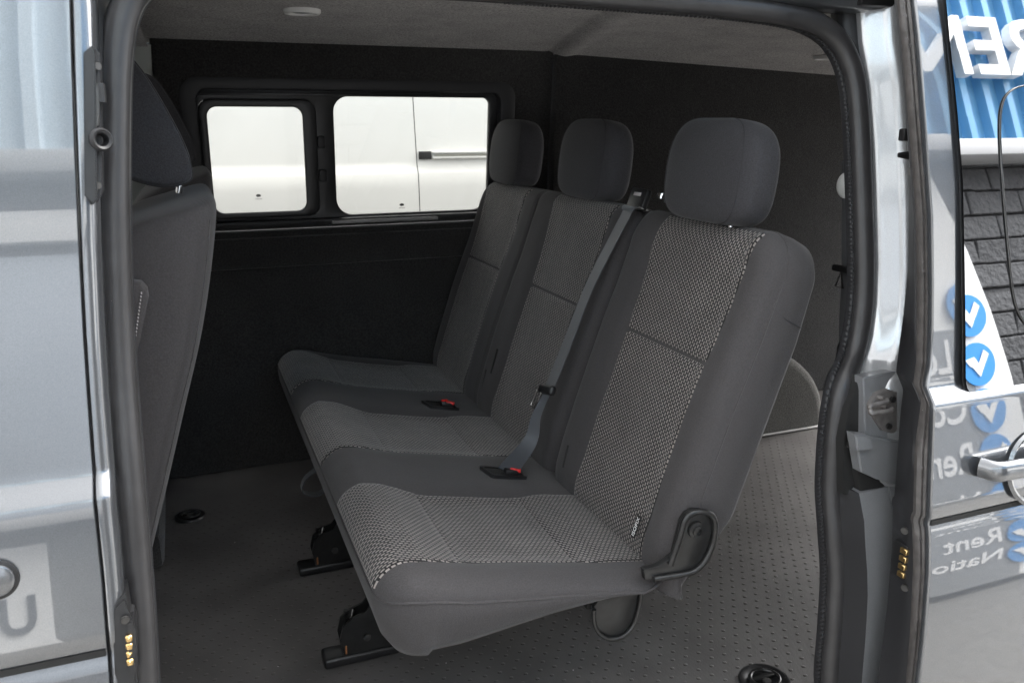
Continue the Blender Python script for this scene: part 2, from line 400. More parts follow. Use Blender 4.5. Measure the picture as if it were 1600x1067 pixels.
# --- cab door (left) with window opening
def skin(name, xl, xr, zs, off, nx, matl, parent, win=None, xfun=None, both=None):
    """vertical body skin between two x(z) curves; win=(x0,x1,z0,z1) left out"""
    vs = []; fs = []; xs01 = [k / nx for k in range(nx + 1)]
    for z in zs:
        a, b = xl(z), xr(z)
        for t in xs01: vs.append(Vector((a + (b - a) * t, P(z) + off, z)))
    m = nx + 1
    for i in range(len(zs) - 1):
        for k in range(nx):
            q = (i * m + k, i * m + k + 1, (i + 1) * m + k + 1, (i + 1) * m + k)
            if win:
                c = sum((vs[j] for j in q), Vector()) / 4
                if win[0] < c.x < win[1] and win[2] < c.z < win[3]: continue
            fs.append(q)
    return mesh(name, vs, fs, matl, parent, sharp=50)
cabd = skin('cab_door', lambda z: -1.2, L1, ZL, 0, 32, M['paint'], VAN, win=(-1.02, -.36, .72, 1.22))
ret = loft('door_edge', [[Vector((L1(z), P(z), z)), Vector((L1(z) + .0012, P(z) + .003, z)), Vector((L1(z) + .0005, P(z) + .025, z)), Vector((L1(z) - .04, P(z) + .03, z))] for z in ZL], M['paint'], cabd)
plate('window_pane', rrect(-1.05, -.33, .70, 1.24, .03), [], .004, lambda a, b, d: Vector((a, P(b) + .006 + d, b)), M['glass'], cabd)
plate('window_frame', rrect(-1.10, -.29, .695, 1.265, .05), [rrect(-1.0, -.395, .745, 1.20, .04)], .006, lambda a, b, d: Vector((a, P(b) - .004 + d, b)), M['plastic'], cabd)
loft('groove_shade', [[Vector((x, P(.4835) - .0016, .4835)), Vector((x, P(.4745) - .0016, .4745))] for x in (-1.2, -.6, L1(.479) - .001)], M['dark_gap'], cabd)  # flat dark strip on the skin, painted shade of the crease groove
# round lock of the cab door handle
hp = onp(-6, 905, 0)
lathe('lock_cylinder', [(.020, 0), (.019, .006), (.016, .008), (0, .008)], hp, (0, -1, .08), M['paint'], cabd, 28)
lathe('lock_gasket', [(.0235, -.001), (.0235, .003), (.0195, .004)], hp, (0, -1, .08), M['plastic'], cabd, 28)

# --- B pillar (painted flange turning into the door opening)
def bsec(z):
    x = L1(z); sx = SXL(z) - .014; y = P(z)
    w = max(.006, min(.014, (sx - x) * .5))
    return [Vector(p) for p in ((x + .004, y + .03, z), (x + .0028, y + .006, z), (x + .0042, y + .002, z), (x + .007, y + .0015, z), (x + .009 + w * .6, y + .004, z),
            (x + .010 + w, y + .010, z), (x + .012 + w, y + .020, z), (x + .013 + w, y + .034, z), (sx - .002, y + .040, z), (sx, y + FL - .016, z), (sx + .006, y + FL + .012, z), (sx + .010, y + FL + .05, z))]
BZ = [z for z in ZL if z <= 1.28]
bp_ = loft('b_pillar', [bsec(z) for z in BZ], M['paint'], VAN, 60)

# upper black lock plate on B pillar
def plate_on(name, px, off, th, m, parent, bev=.0015):
    pts = [onp(u, v, off) for u, v in px]
    bm = bmesh.new(); a = [bm.verts.new(p) for p in pts]; b = [bm.verts.new(p + Vector((0, th, 0))) for p in pts]
    f = bm.faces.new(a); bm.faces.new(b[::-1]); k = len(a)
    for i in range(k): bm.faces.new((a[i], b[i], b[(i + 1) % k], a[(i + 1) % k]))
    if bev: bmesh.ops.bevel(bm, geom=list(f.edges), offset=bev, segments=2, affect='EDGES')
    return bmobj(name, bm, m, parent)
lp = plate_on('lock_plate', [(131, 82), (145, 71), (149, 90), (152, 312), (146, 320), (132, 306)], -.001, .03, M['plastic'], bp_)
plate_on('lock_side', [(146.5, 74), (156, 84), (160, 300), (153, 316), (150, 316)], .008, .03, M['plastic_soft'], bp_, .001)
plate_on('striker_tab', [(147, 136), (152, 130), (156, 150), (154, 196), (148, 200)], .002, .03, M['steel'], bp_, .001)
plate_on('guide_block', [(153, 130), (161, 130), (164, 160), (156, 160)], -.002, .03, M['plastic_soft'], bp_, .002)
pp = onp(155, 219, .004)
lathe('guide_ring', [(.008, -.004), (.0125, .0), (.0135, .006), (.011, .010), (.008, .008), (.0065, -.004)], pp, (.55, -1, .1), M['plastic_soft'], bp_, 24)
for v in (104, 290): cyl('screw', onp(152, v, .006), (.5, -1, 0), .0045, .004, M['steel'], bp_, 12, .0006)
# lower contact block on B pillar
cb = plate_on('contact_block', [(175, 950), (196, 929), (203, 970), (208, 972), (212, 985), (215, 1075), (180, 1080)], .0, .04, M['plastic'], bp_, .003)
plate_on('contact_rim', [(197, 972), (209, 968), (213, 990), (214, 1052), (200, 1056)], -.004, .02, M['plastic'], bp_, .002)
bmc = bmesh.new()
for k in range(4):
    c = onp(201.5 + k * .6, 997 + k * 12.3, -.006)
    box_bm(bmc, c, (.0075, .004, .0085), bev=.0012, seg=1); disc_dome(bmc, c + Vector((0, -.002, .001)), (0, -1, 0), .0022, .002)
bmobj('contact_pins', bmc, M['brass'], bp_)
cyl('screw', onp(195, 968, -.004), (.3, -1, 0), .005, .004, M['steel'], bp_, 12, .0006)

# --- C pillar jamb (right)
def csec(z):
    sx = SXR(z) + .014; y = P(z)
    x1 = max(sx + .028, 1.075)
    return [Vector(p) for p in ((sx + .006, y + FL + .004, z), (sx + .006, y + FL - .006, z), (sx + .008, y + .050, z), (sx + .012, y + .046, z), (sx + .016, y + .040, z), (sx + .032, y + .030, z), (sx + .034, y + .0255, z),
            (x1 + .02, y + .010, z), (x1 + .07, y + .004, z), (x1 + .10, y + .002, z), (x1 + .13, y + .0, z), (1.9, y, z), (3.2, y, z))]
CZ = [z for z in ZL if z <= 1.28]
cp = loft('c_pillar', [csec(z) for z in CZ], M['paint_lit'], VAN, 70)
loft('c_pillar_trim', [[Vector((SXR(z) + .022, P(z) + FL - .002, z)), Vector((SXR(z) + .002, P(z) + FL + .004, z)), Vector((SXR(z) - .004, P(z) + FL + .018, z)), Vector((SXR(z) + .03, P(z) + FL + .07, z)), Vector((1.16, P(z) + FL + .08, z))] for z in CZ], M['plastic_soft'], VAN, 70)

# --- header rail above the opening, roof, sill
top = [p for p in SP if p.z > 1.19]; top.sort(key=lambda p: p.x)
secs = []
for x in np.linspace(-1.2, 3.2, 60):
    zt = float(np.interp(x, [p.x for p in top], [p.z for p in top])); zt = max(zt, 1.255)
    y = P(zt) + FL
    secs.append([Vector((x, y + .05, zt + .022)), Vector((x, y + .008, zt + .012)), Vector((x, y - .012, zt + .014)), Vector((x, y - .030, zt + .020)), Vector((x, y - .034, zt + .035)), Vector((x, y - .05, zt + .04)), Vector((x, P(1.32) + .004, 1.325)),
                 Vector((x, .172, 1.36)), Vector((x, .19, 1.372)), Vector((x, .30, 1.405)), Vector((x, .55, 1.43)), Vector((x, .85, 1.437)), Vector((x, 1.15, 1.43)), Vector((x, 1.4, 1.405)), Vector((x, 1.52, 1.37)), Vector((x, 1.56, 1.33))])
loft('roof', secs, M['paint'], VAN, 60)
loft('roof_gutter', [[Vector((x, .135, 1.318)), Vector((x, .128, 1.33)), Vector((x, .140, 1.345)), Vector((x, .160, 1.347))] for x in (-1.2, 1.0, 3.2)], M['plastic'], VAN, 80)
loft('sill', [[Vector((x, P(-.05) + FL + .05, -.03)), Vector((x, P(-.05) + FL, -.062)), Vector((x, P(-.05) + .02, -.075)), Vector((x, P(-.05) + .01, -.10)), Vector((x, P(-.1), -.12)), Vector((x, P(-.3), -.3)), Vector((x, P(-.42), -.42))] for x in (-.13, .0, .5, 1.0, 1.3)], M['paint'], VAN)

# --- far skin, nose, tail
FZ = [-.42, 0, .3, .66, .70, .95, 1.2, 1.33]
def yf(z): return 1.86 - (P(z) + .05) - .03 if z < .66 else 1.80 - (P(z) - .0) * .9
plate('far_body_side', [(-1.2, -.42), (3.2, -.42), (3.2, .66), (3.2, 1.33), (-1.2, 1.33), (-1.2, .66)], [rrect(-.02, 1.06, .76, 1.24, .05), rrect(-1.05, -.30, .72, 1.24, .05)], .004,
      lambda a, b, d: Vector((a, yf(b) - .02 + d, b)), M['paint'], VAN)
for y_, n_ in ((-.01, -1), (1.77, 1)):
    rd = plate('rear_door', [(3.24, -.40), (4.06, -.40), (4.06, .66), (4.06, 1.30), (3.24, 1.30)], [rrect(3.36, 3.96, .74, 1.20, .05)], .045, lambda a, b, d: Vector((a, y_ + n_ * d - n_ * max(0, b - .66) * .18, b)), M['paint'], VAN)
    plate('window_pane', rrect(3.34, 3.98, .72, 1.22, .05), [], .004, lambda a, b, d: Vector((a, y_ + n_ * (d + .02) - n_ * max(0, b - .66) * .18, b)), M['glass'], rd)
ns = []
for y in np.linspace(0, 1, 13):
    k = 1 - (abs(2 * y - 1)) ** 4; Y = .03 + y * 1.76
    ns.append([Vector((-1.2, Y, -.42)), Vector((-1.95 - .12 * k, Y, -.40)), Vector((-2.02 - .14 * k, Y, .0)), Vector((-1.98 - .14 * k, Y, .28)), Vector((-1.75 - .10 * k, Y, .46 + .02 * k)), Vector((-1.42 - .06 * k, Y, .60 + .03 * k))])
loft('nose', ns, M['paint'], VAN)
ws = []
for y in np.linspace(0, 1, 13):
    k = 1 - (abs(2 * y - 1)) ** 4
    ws.append([Vector((-1.42 - .06 * k, .06 + y * 1.70, .60 + .03 * k)), Vector((-.98 - .03 * k, .13 + y * 1.52, 1.02 + .01 * k)), Vector((-.62 - .02 * k, .19 + y * 1.38, 1.37))])
loft('windscreen', ws, M['glass'], VAN)
mesh('cab_side', [(-1.2, 0, .62), (-1.42, .05, .60), (-.62, .19, 1.37), (-.62, .165, 1.36), (-1.2, .10, 1.10)], [(0, 1, 2, 3, 4)], M['paint'], VAN, smooth=False)
def wheel(x, y, s):
    h = lathe('wheel', [(.0, -.10), (.20, -.10), (.30, -.095), (.325, -.07), (.33, 0), (.325, .07), (.30, .095), (.21, .10)], (x, y, GZ + .33), (0, s, 0), M['tyre'], VAN, 40)
    lathe('wheel_rim', [(.21, .098), (.205, .07), (.16, .06), (.07, .085), (0, .087)], (x, y, GZ + .33), (0, s, 0), M['steel'], h, 30)
for x in (-1.35, 1.78):
    wheel(x, .13, -1); wheel(x, 1.66, 1)

# --- interior: floor, far lining, headlining
fl = mesh('rubber_floor', [(-1.3, P(0) + .08, 0), (3.19, P(0) + .08, 0), (3.19, 1.70, 0), (-1.3, 1.70, 0)], [(0, 1, 2, 3)], M['floor'], VAN, smooth=False)
vs = []; fs = []
pit = .032
for j in range(60):
    for i in range(120):
        x = -.16 + i * pit + (pit / 2 if j % 2 else 0); y = -.01 + j * pit * .74
        if y > 1.60 or x > 2.75: continue
        b0 = len(vs); r1 = .0058
        for k in range(6): vs.append((x + r1 * math.cos(k * 1.0472) * .9, y + r1 * math.sin(k * 1.0472) * .75, .0003))
        for k in range(6): vs.append((x + r1 * .55 * math.cos(k * 1.0472) * .9, y + r1 * .55 * math.sin(k * 1.0472) * .75, .0012))
        fs.append(tuple(b0 + 6 + k for k in range(6)))
        for k in range(6): fs.append((b0 + k, b0 + (k + 1) % 6, b0 + 6 + (k + 1) % 6, b0 + 6 + k))
tag(mesh('floor_studs', vs, fs, M['stud'], fl, smooth=False), kind='stuff')

bm = bmesh.new(); rl = random.Random(8)
for _ in range(70):
    disc_dome(bm, (rl.uniform(-.1, 2.1), rl.uniform(.0, 1.2), .0002), (rl.uniform(-.2, .2), rl.uniform(-.2, .2), 1), rl.uniform(.0008, .0022), .0008, 5, 1)
tag(bmobj('grit', bm, M['thread'], fl, False, 0), kind='stuff')
def yw(z): return 1.640 - .05 * max(0, z - .775) / .52
lin = plate('side_lining', [(-.045, .775), (1.15, .775), (1.15, 1.31), (-.045, 1.31)], [rrect(.02, 1.02, .79, 1.195, .06)], .06, lambda a, b, d: Vector((a, yw(b) - .04 + d, b)), M['carpet'], VAN, bev=.008, smooth=True)
plate('lower_lining', [(-.14, 0), (1.15, 0), (1.15, .768), (-.045, .768), (-.09, .3)], [], .05, lambda a, b, d: Vector((a, 1.617 + .012 * (1 - b / .77) + d, b)), M['carpet'], VAN, bev=.012, smooth=True)
plate('lining_ledge', rrect(-.04, 1.14, .655, .75, .02), [], .02, lambda a, b, d: Vector((a, 1.605 + d, b)), M['carpet'], VAN, bev=.01, smooth=True)
plate('rear_side_lining', [(1.152, 0), (3.19, 0), (3.19, 1.31), (1.152, 1.31)], [], .05, lambda a, b, d: Vector((a, yw(b) - .052 + d + .018 * (a - 1.15) * 0, b)), M['carpet'], VAN, bev=.012, smooth=True)
# near-side rear wall lining (behind the C pillar)
plate('near_side_lining', [(1.13, 0), (3.19, 0), (3.19, 1.30), (1.13, 1.30)], [], .02, lambda a, b, d: Vector((a, P(b) + .10 - d, b)), M['carpet'], VAN)
# wheel arch
secs = []
for y in (1.60, 1.28, 1.262, 1.252, 1.25):
    k = {1.60: 1, 1.28: 1, 1.262: .985, 1.252: .95, 1.25: .90}[y]
    secs.append([Vector((1.75 + .38 * k * math.cos(a), y, .33 * k * math.sin(a) ** .9)) for a in [math.pi * i / 28 for i in range(29)]])
secs.append([Vector((1.75 + .1 * math.cos(math.pi * i / 28), 1.25, .08 * math.sin(math.pi * i / 28))) for i in range(29)])
loft('wheel_arch_cover', secs, M['arch_carpet'], VAN, 80)
tube('arch_edging', [Vector((1.36, 1.247, .006)), Vector((2.14, 1.247, .006)), Vector((2.18, 1.30, .006)), Vector((2.18, 1.6, .006))], .005, M['edging'], VAN, 8, ref=zz)

def hz(x, y):
    t = (y - .83) / .80
    z = 1.345 - .050 * abs(t) ** 2.6
    xs = 1.14 - .22 * max(0, (1.6 - y)) ** 1.25 / .92 ** 1.25
    d = (x - xs)
    z += -.010 / (1 + math.exp(-d / .012)) + .006 * math.exp(-(d / .014) ** 2) - .007 * math.exp(-((d - .05) / .03) ** 2)
    z -= .040 * max(0, x - 1.2)
    return z
xs = list(np.linspace(-1.0, .75, 14)) + list(np.linspace(.76, 1.30, 60)) + list(np.linspace(1.33, 3.19, 20))
ys = list(np.linspace(.15, 1.60, 40))
vs = [Vector((x, y, hz(x, y))) for y in ys for x in xs]; m_ = len(xs)
fs = [(j * m_ + i, j * m_ + i + 1, (j + 1) * m_ + i + 1, (j + 1) * m_ + i) for j in range(len(ys) - 1) for i in range(m_ - 1)]
hl = mesh('headlining', vs, fs, M['headliner'], VAN)
# stud fixings of the headlining
for u, v in ((343, 63), (497, 67), (603, 70), (724, 77)):
    p = at(u, v, 'y', 1.57); cyl('roof_clip', (p.x, 1.57, hz(p.x, 1.57) + .001), (0, 0, 1), .004, .004, M['light_rim'], hl, 10, 0)
# far B pillar trim, light grey
loft('pillar_trim', [[Vector((-.36, yw(z) - .01, z)), Vector((-.33, yw(z) - .05, z)), Vector((-.12, yw(z) - .06, z)), Vector((x1 - .012, yw(z) - .055, z)), Vector((x1, yw(z) - .04, z)), Vector((x1 + .003, yw(z) + .02, z))]
     for z, x1 in ((.25, -.11), (.7, -.075), (.95, -.062), (1.1, -.056), (1.29, -.042))], M['trim_grey'], VAN)
mesh('cab_headlining', [(-.9, .15, 1.283), (-.05, .15, 1.283), (-.05, 1.58, 1.283), (-.9, 1.58, 1.283)], [(0, 1, 2, 3)], M['headliner'], VAN, smooth=False)
box('cab_step', (-.34, 1.35, .05), (.42, .6, .10), M['carpet'], VAN, bev=.02)
box('dashboard', (-1.15, .9, .55), (.35, 1.5, .32), M['plastic_soft'], VAN, bev=.06, seg=4)

# --- far window unit
def ywm(a, b, d, y0): return Vector((a, y0 - .05 * max(0, b - .775) / .52 + d, b))
W1 = (.085, .352, .826, 1.131); W2 = (.446, .945, .806, 1.163)
fwn = plate('side_window', rrect(.015, 1.022, .782, 1.212, .05), [rrect(.060, .972, .800, 1.178, .03)], .05, lambda a, b, d: ywm(a, b, d, 1.598), M['plastic_soft'], VAN, bev=.006, smooth=True)
plate('window_frame', rrect(.055, .985, .794, 1.182, .03), [rrect(*W2, (.05, .05, .02, .045)), rrect(.075, .372, .815, 1.142, .03)], .02, lambda a, b, d: ywm(a, b, d, 1.632), M['plastic'], fwn, bev=.003, smooth=True)
plate('sliding_frame', rrect(.062, .392, .808, 1.152, .035), [rrect(*W1, .028)], .016, lambda a, b, d: ywm(a, b, d, 1.616), M['plastic'], fwn, bev=.004, smooth=True)
plate('window_pane', rrect(.40, .965, .795, 1.175, .02), [], .004, lambda a, b, d: ywm(a, b, d, 1.655), M['glass'], fwn)
plate('window_pane', rrect(.065, .39, .81, 1.15, .02), [], .004, lambda a, b, d: ywm(a, b, d, 1.6245), M['glass'], fwn)
box('upper_track', (.42, 1.592, 1.168), (.72, .022, .010), M['plastic'], fwn, bev=.002)
box('lower_rail', (.592, 1.596, .789), (.338, .026, .010), M['edging'], fwn, bev=.002)
box('lower_rail', (.23, 1.602, .793), (.34, .018, .006), M['plastic_soft'], fwn, bev=.002)
for z in (.93, 1.03):
    box('window_catch', (.405, 1.608, z), (.022, .016, .036), M['plastic_soft'], fwn, bev=.004)
for u, v, yy in ((404, 308, 1.619), (628, 322, 1.650)):
    p = at(u, v, 'y', yy - .003)
    bm = bmesh.new()
    r_ = bmesh.ops.create_circle(bm, cap_ends=True, segments=20, radius=1)
    bmesh.ops.transform(bm, matrix=Matrix.Translation(p + Vector((0, 0, .004))) @ Matrix.Rotation(R(90), 4, 'X') @ Matrix.Diagonal((.0075, .0042, 1, 1)), verts=bm.verts[:])
    for k in range(5): box_bm(bm, p + Vector((-.008 + .004 * k, 0, -.006)), (.0022, .0004, .0028))
    bmobj('glass_stamp', bm, M['trim_light'] if False else M['steel'], fwn, smooth=False)

# --- sliding door (slid back, standing outside the rear quarter)
DO = -.115                      # how far the door skin stands outside the body skin
R1 = curve_x([(1432, 0), (1445, 150), (1459, 350), (1459, 560), (1462, 640), (1457, 780), (1455, 835), (1452, 950), (1440, 1060)], DO)
R0 = curve_x([(1405, 0), (1425, 200), (1437, 350), (1437, 560), (1434, 700), (1431, 850), (1421, 1060)], DO + .022)
RB = curve_x([(1404, 0), (1412, 150), (1419, 300), (1416, 450), (1406, 640), (1398, 750), (1390, 900), (1370, 1060)], DO + .085)
DZ = [z for z in ZL if z >= -.3]
sdoor = skin('sliding_door', R1, lambda z: 2.13, DZ, DO, 30, M['paint'], VAN, win=(1.15, 2.0, .77, 1.27))
loft('door_edge', [[Vector((R1(z), P(z) + DO, z)), Vector((R1(z) - .002, P(z) + DO + .003, z)), Vector((R1(z) - .001, P(z) + DO + .02, z)), Vector((R1(z) + .02, P(z) + DO + .03, z))] for z in DZ], M['paint'], sdoor, 80)
sd_seal = loft('door_edge_seal', [[Vector((R1(z) - .0015, P(z) + DO + .010, z)), Vector((R1(z) - .006, P(z) + DO + .008, z)), Vector((R1(z) * .6 + R0(z) * .4 - .004, P(z) + DO + .011, z)), Vector((R1(z) * .52 + R0(z) * .48 - .001, P(z) + DO + .014, z)), Vector((R1(z) * .45 + R0(z) * .55 - .004, P(z) + DO + .014, z)),
           Vector((R0(z) - .003, P(z) + DO + .020, z)), Vector((R0(z), P(z) + DO + .028, z)), Vector((R0(z) + .01, P(z) + DO + .03, z))] for z in DZ], M['rubber_dirty'], sdoor, 50)
loft('door_inner_edge', [[Vector((R0(z) + .006, P(z) + DO + .024, z)), Vector((R0(z) + .002, P(z) + DO + .034, z)), Vector((RB(z) * .5 + R0(z) * .5 + .002, P(z) + DO + .055, z)), Vector((RB(z), P(z) + DO + .083, z)), Vector((RB(z) + .012, P(z) + DO + .09, z)), Vector((2.10, P(z) + DO + .09, z))] for z in DZ], M['plastic_soft'], sdoor, 50)
# window of the sliding door
def sdm(off): return lambda a, b, d: Vector((a, P(b) + DO + off + d, b))
bl = onp(1506, 628, DO)
WX0 = lambda z: float(np.interp(z, [onp(u, v, DO).z for u, v in ((1500, 560), (1497, 250), (1470, 0))], [onp(u, v, DO).x for u, v in ((1500, 560), (1497, 250), (1470, 0))]))
WB = bl.z
def wout(g, zt=1.29):
    o = []
    for k in range(7):
        a = R(180 + 90 * k / 6); o.append((WX0(.75) + .03 + (.03 + g) * math.cos(a), WB + .033 + (.033 + g) * math.sin(a)))
    o.append((2.02 + g, WB - g)); o.append((2.02 + g, zt + g))
    for z in (1.29, 1.2, 1.1, 1.0, .9, .8): o.append((WX0(z) - g, z if z < 1.25 else zt + g))
    return o
def strip_plate(name, outline, off, m, parent, nz=14, bulge=0):
    """triangulated flat outline cut into horizontal bands so that it follows the body curve"""
    bm = bmesh.new(); vs = [bm.verts.new((a, b, 0)) for a, b in outline]; bm.faces.new(vs)
    zs = [b for a, b in outline]
    for z in np.linspace(min(zs), max(zs), nz)[1:-1]:
        bmesh.ops.bisect_plane(bm, geom=bm.verts[:] + bm.edges[:] + bm.faces[:], plane_co=(0, z, 0), plane_no=(0, 1, 0))
    for x in np.linspace(1.1, 2.0, 10):
        bmesh.ops.bisect_plane(bm, geom=bm.verts[:] + bm.edges[:] + bm.faces[:], plane_co=(x, 0, 0), plane_no=(1, 0, 0))
    for v in bm.verts:
        a, b = v.co.x, v.co.y
        v.co = Vector((a, PW(b) + DO + off, b))
    bmesh.ops.recalc_face_normals(bm, faces=bm.faces[:])
    return bmobj(name, bm, m, parent)
def PW(z):                          # smooth glass curve, no swage
    return .030 + (z - .75) * .185 + (z - .95) ** 2 * .04
strip_plate('window_gasket', wout(.004), -.0045, M['plastic'], sdoor)
strip_plate('window_pane', wout(0), -.0075, M['privacy'], sdoor)
# outline of the sliding pane inside the glass
pv = [(1640, 128), (1600, 134), (1580, 142), (1567, 160), (1562, 195), (1564, 260), (1570, 340), (1577, 420), (1582, 465), (1592, 495), (1610, 515), (1640, 522)]
pth = []
for u, v in pv:
    p = onp(u, v, DO - .009); p.y = PW(p.z) + DO - .009; pth.append(p)
tube('pane_edge', smooth_path(pth, 5), .0008, M['steel'], sdoor, 6)
tube('pane_edge_rubber', [p + Vector((.0024, .0005, 0)) for p in smooth_path(pth, 5)], .0013, M['plastic'], sdoor, 6)
loft('groove_shade', [[Vector((x, P(.4835) + DO - .0016, .4835)), Vector((x, P(.4745) + DO - .0016, .4745))] for x in (R1(.479) + .001, 1.5, 2.13)], M['dark_gap'], sdoor)  # dark strip laid on the door skin as the groove's shade
# handle: recess bowl, bar, end cap
hc = onp(1625, 742, DO)
dx = hc.x
hc = onp(1618, 728, DO)
lathe('handle_recess', [(.066, -.001), (.062, .003), (.058, .0015), (.053, -.008), (.042, -.020), (.025, -.027), (0, -.029)], (hc.x, P(hc.z) + DO - .006, hc.z), (0, -1, .2), M['paint'], sdoor, 40, 1.1, 1.0)
e0 = onp(1557, 739, DO - .03)
hb = smooth_path([Vector((e0.x - .004, e0.y + .026, e0.z)), Vector((e0.x + .006, e0.y + .004, e0.z)), Vector((e0.x + .03, e0.y, e0.z)), Vector((e0.x + .12, e0.y - .004, e0.z)), Vector((e0.x + .20, e0.y + .02, e0.z))], 6)
tube('handle', hb, .012, M['paint'], sdoor, 14, prof=[(.0165 * math.cos(a), .012 * math.sin(a)) for a in [6.28318 * k / 16 for k in range(16)]])
tube('handle_cap', [hb[3] - Vector((.001, 0, 0)), hb[3] + Vector((.002, 0, 0))], .0150, M['steel'], sdoor, 16)
# contact block on the door edge
c0 = onp(1400, 870, DO + .07)
blk = box('contact_block', c0 + Vector((.012, -.008, 0)), (.030, .030, .062), M['plastic'], sdoor, bev=.003)
box('contact_bracket', c0 + Vector((.016, -.030, .0)), (.020, .022, .120), M['plastic_soft'], sdoor, bev=.004)
bmc = bmesh.new()
for k in range(4):
    box_bm(bmc, c0 + Vector((-.003, -.018, .021 - .014 * k)), (.008, .014, .0095), bev=.001, seg=1)
bmobj('contact_pins', bmc, M['brass'], sdoor)
for v in (828, 917): cyl('screw', onp(1417, v, DO + .045) + Vector((-.004, 0, 0)), (-1, -.4, 0), .006, .006, M['steel'], sdoor, 14, .001)
# guide pins high on the edge
p = onp(1414, 211, DO + .075); box('guide_hook', p, (.016, .014, .020), M['plastic'], sdoor, bev=.003)
p = onp(1416, 243, DO + .075); cyl('guide_pin', p, (-1, .1, .05), .0085, .030, M['plastic'], sdoor, 14, .001, .004)
p = onp(1427, 268, DO + .050); cyl('screw', p, (-1, -.5, 0), .008, .006, M['steel'], sdoor, 16, .001)
# droplets on the door seal
def drops(name, uvs, off, parent, rmin=.0008, rmax=.0024, nrm=(-.5, -1, .1)):
    bm = bmesh.new()
    for u, v in uvs:
        p = onp(u, v, off); r_ = random.uniform(rmin, rmax) * random.uniform(.6, 1)
        disc_dome(bm, p, nrm, r_, r_ * .7, 7, 3)
    return tag(bmobj(name, bm, M['droplet'], parent, True, 0), kind='stuff')
uvs = []
for _ in range(190):
    v = random.choice([random.uniform(0, 120), random.uniform(0, 300), random.uniform(300, 1060)])
    u0 = float(np.interp(v, [0, 200, 350, 640, 850, 1060], [1407, 1428, 1440, 1439, 1433, 1424])); u1 = float(np.interp(v, [0, 350, 640, 850, 1060], [1430, 1457, 1457, 1452, 1438]))
    uvs.append((random.uniform(u0, u1), v))
drops('water_droplets', uvs, DO + .0105, sdoor, .001, .0034)

# --- striker and brackets in the C pillar jamb (lower)
plate_on('striker_panel', [(1349, 590), (1412, 578), (1410, 682), (1352, 690)], .014, .02, M['paint_half_lit'], cp, .002)
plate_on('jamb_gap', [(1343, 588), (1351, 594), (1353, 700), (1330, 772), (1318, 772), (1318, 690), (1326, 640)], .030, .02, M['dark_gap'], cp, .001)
cpl = plate_on('striker_plate', [(1360, 634), (1371, 616), (1388, 609), (1408, 612), (1406, 668), (1397, 678), (1379, 673), (1368, 655)], .009, .01, M['plate_grey'], cp, .0015)
a = onp(1361, 646, -.018); b = onp(1394, 640, -.014)
tube('striker_loop', smooth_path([b + Vector((0, .03, 0)), b, a + Vector((.004, 0, 0)), a, a + Vector((0, .003, .007)), a + Vector((.002, .004, .012)), b + Vector((-.006, .006, .014)), b + Vector((-.006, .03, .014))], 4), .0042, M['plate_grey'], cp, 8)
for u, v in ((1395, 624), (1389, 666)): cyl('screw', onp(u, v, .006), (-.15, -1, 0), .0055, .006, M['steel_black'], cp, 14, .001)
plate_on('stop_panel', [(1336, 679), (1410, 690), (1408, 760), (1368, 748), (1346, 738)], .004, .02, M['paint_half_lit'], cp, .003)
plate_on('stop_block', [(1337, 679), (1362, 682), (1367, 704), (1341, 705)], -.010, .02, M['paint_half_lit'], cp, .003)
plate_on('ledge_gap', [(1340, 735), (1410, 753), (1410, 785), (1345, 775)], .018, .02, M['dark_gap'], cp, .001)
q3 = onp(1328, 694, .022); cyl('screw', q3, (-.2, -1, 0), .006, .006, M['steel_black'], cp, 14, .001)
zq = onp(1335, 772, .01).z
def ledge(k):
    o = []
    for i_, z in enumerate([zq + .001] + list(np.linspace(zq, zq - .55, 14))):
        x = SXR(z) + .016 + k * .1; y = P(z) + .002 + (.05 if i_ == 0 else .008 * math.exp(-(zq - z) / .006)) + (.004 if abs(k - .62) < .012 else 0)
        o.append(Vector((x, y, z)))
    return o
jl = loft('jamb_ledge', [ledge(k) for k in (-.03, 0, .06, .3, .6, .61, .62, .63, .64, .9, 1.2, 1.6)], M['paint_half_lit'], cp, 50)
loft('ledge_return', [[ledge(-.03)[i_], ledge(-.03)[i_] + Vector((-.012, .05, 0))] for i_ in range(1, 15)], M['plastic_soft'], cp, 50)
p = onp(1372, 12, .02); box('runner_end', p + Vector((.02, .02, .012)), (.12, .05, .022), M['plastic'], cp, bev=.005)

# droplets and dirt specks on the left seal
uvs = []
for _ in range(90):
    v = random.uniform(0, 960); uvs.append((float(np.interp(v, [0, 350, 560, 755, 960], [166, 167, 174, 187, 207])) + random.gauss(0, 2.2), v))
uvs.append((180, 93))
drops('water_droplets', uvs, FL - .0155, VAN, .0006, .0014, (-.2, -1, 0))

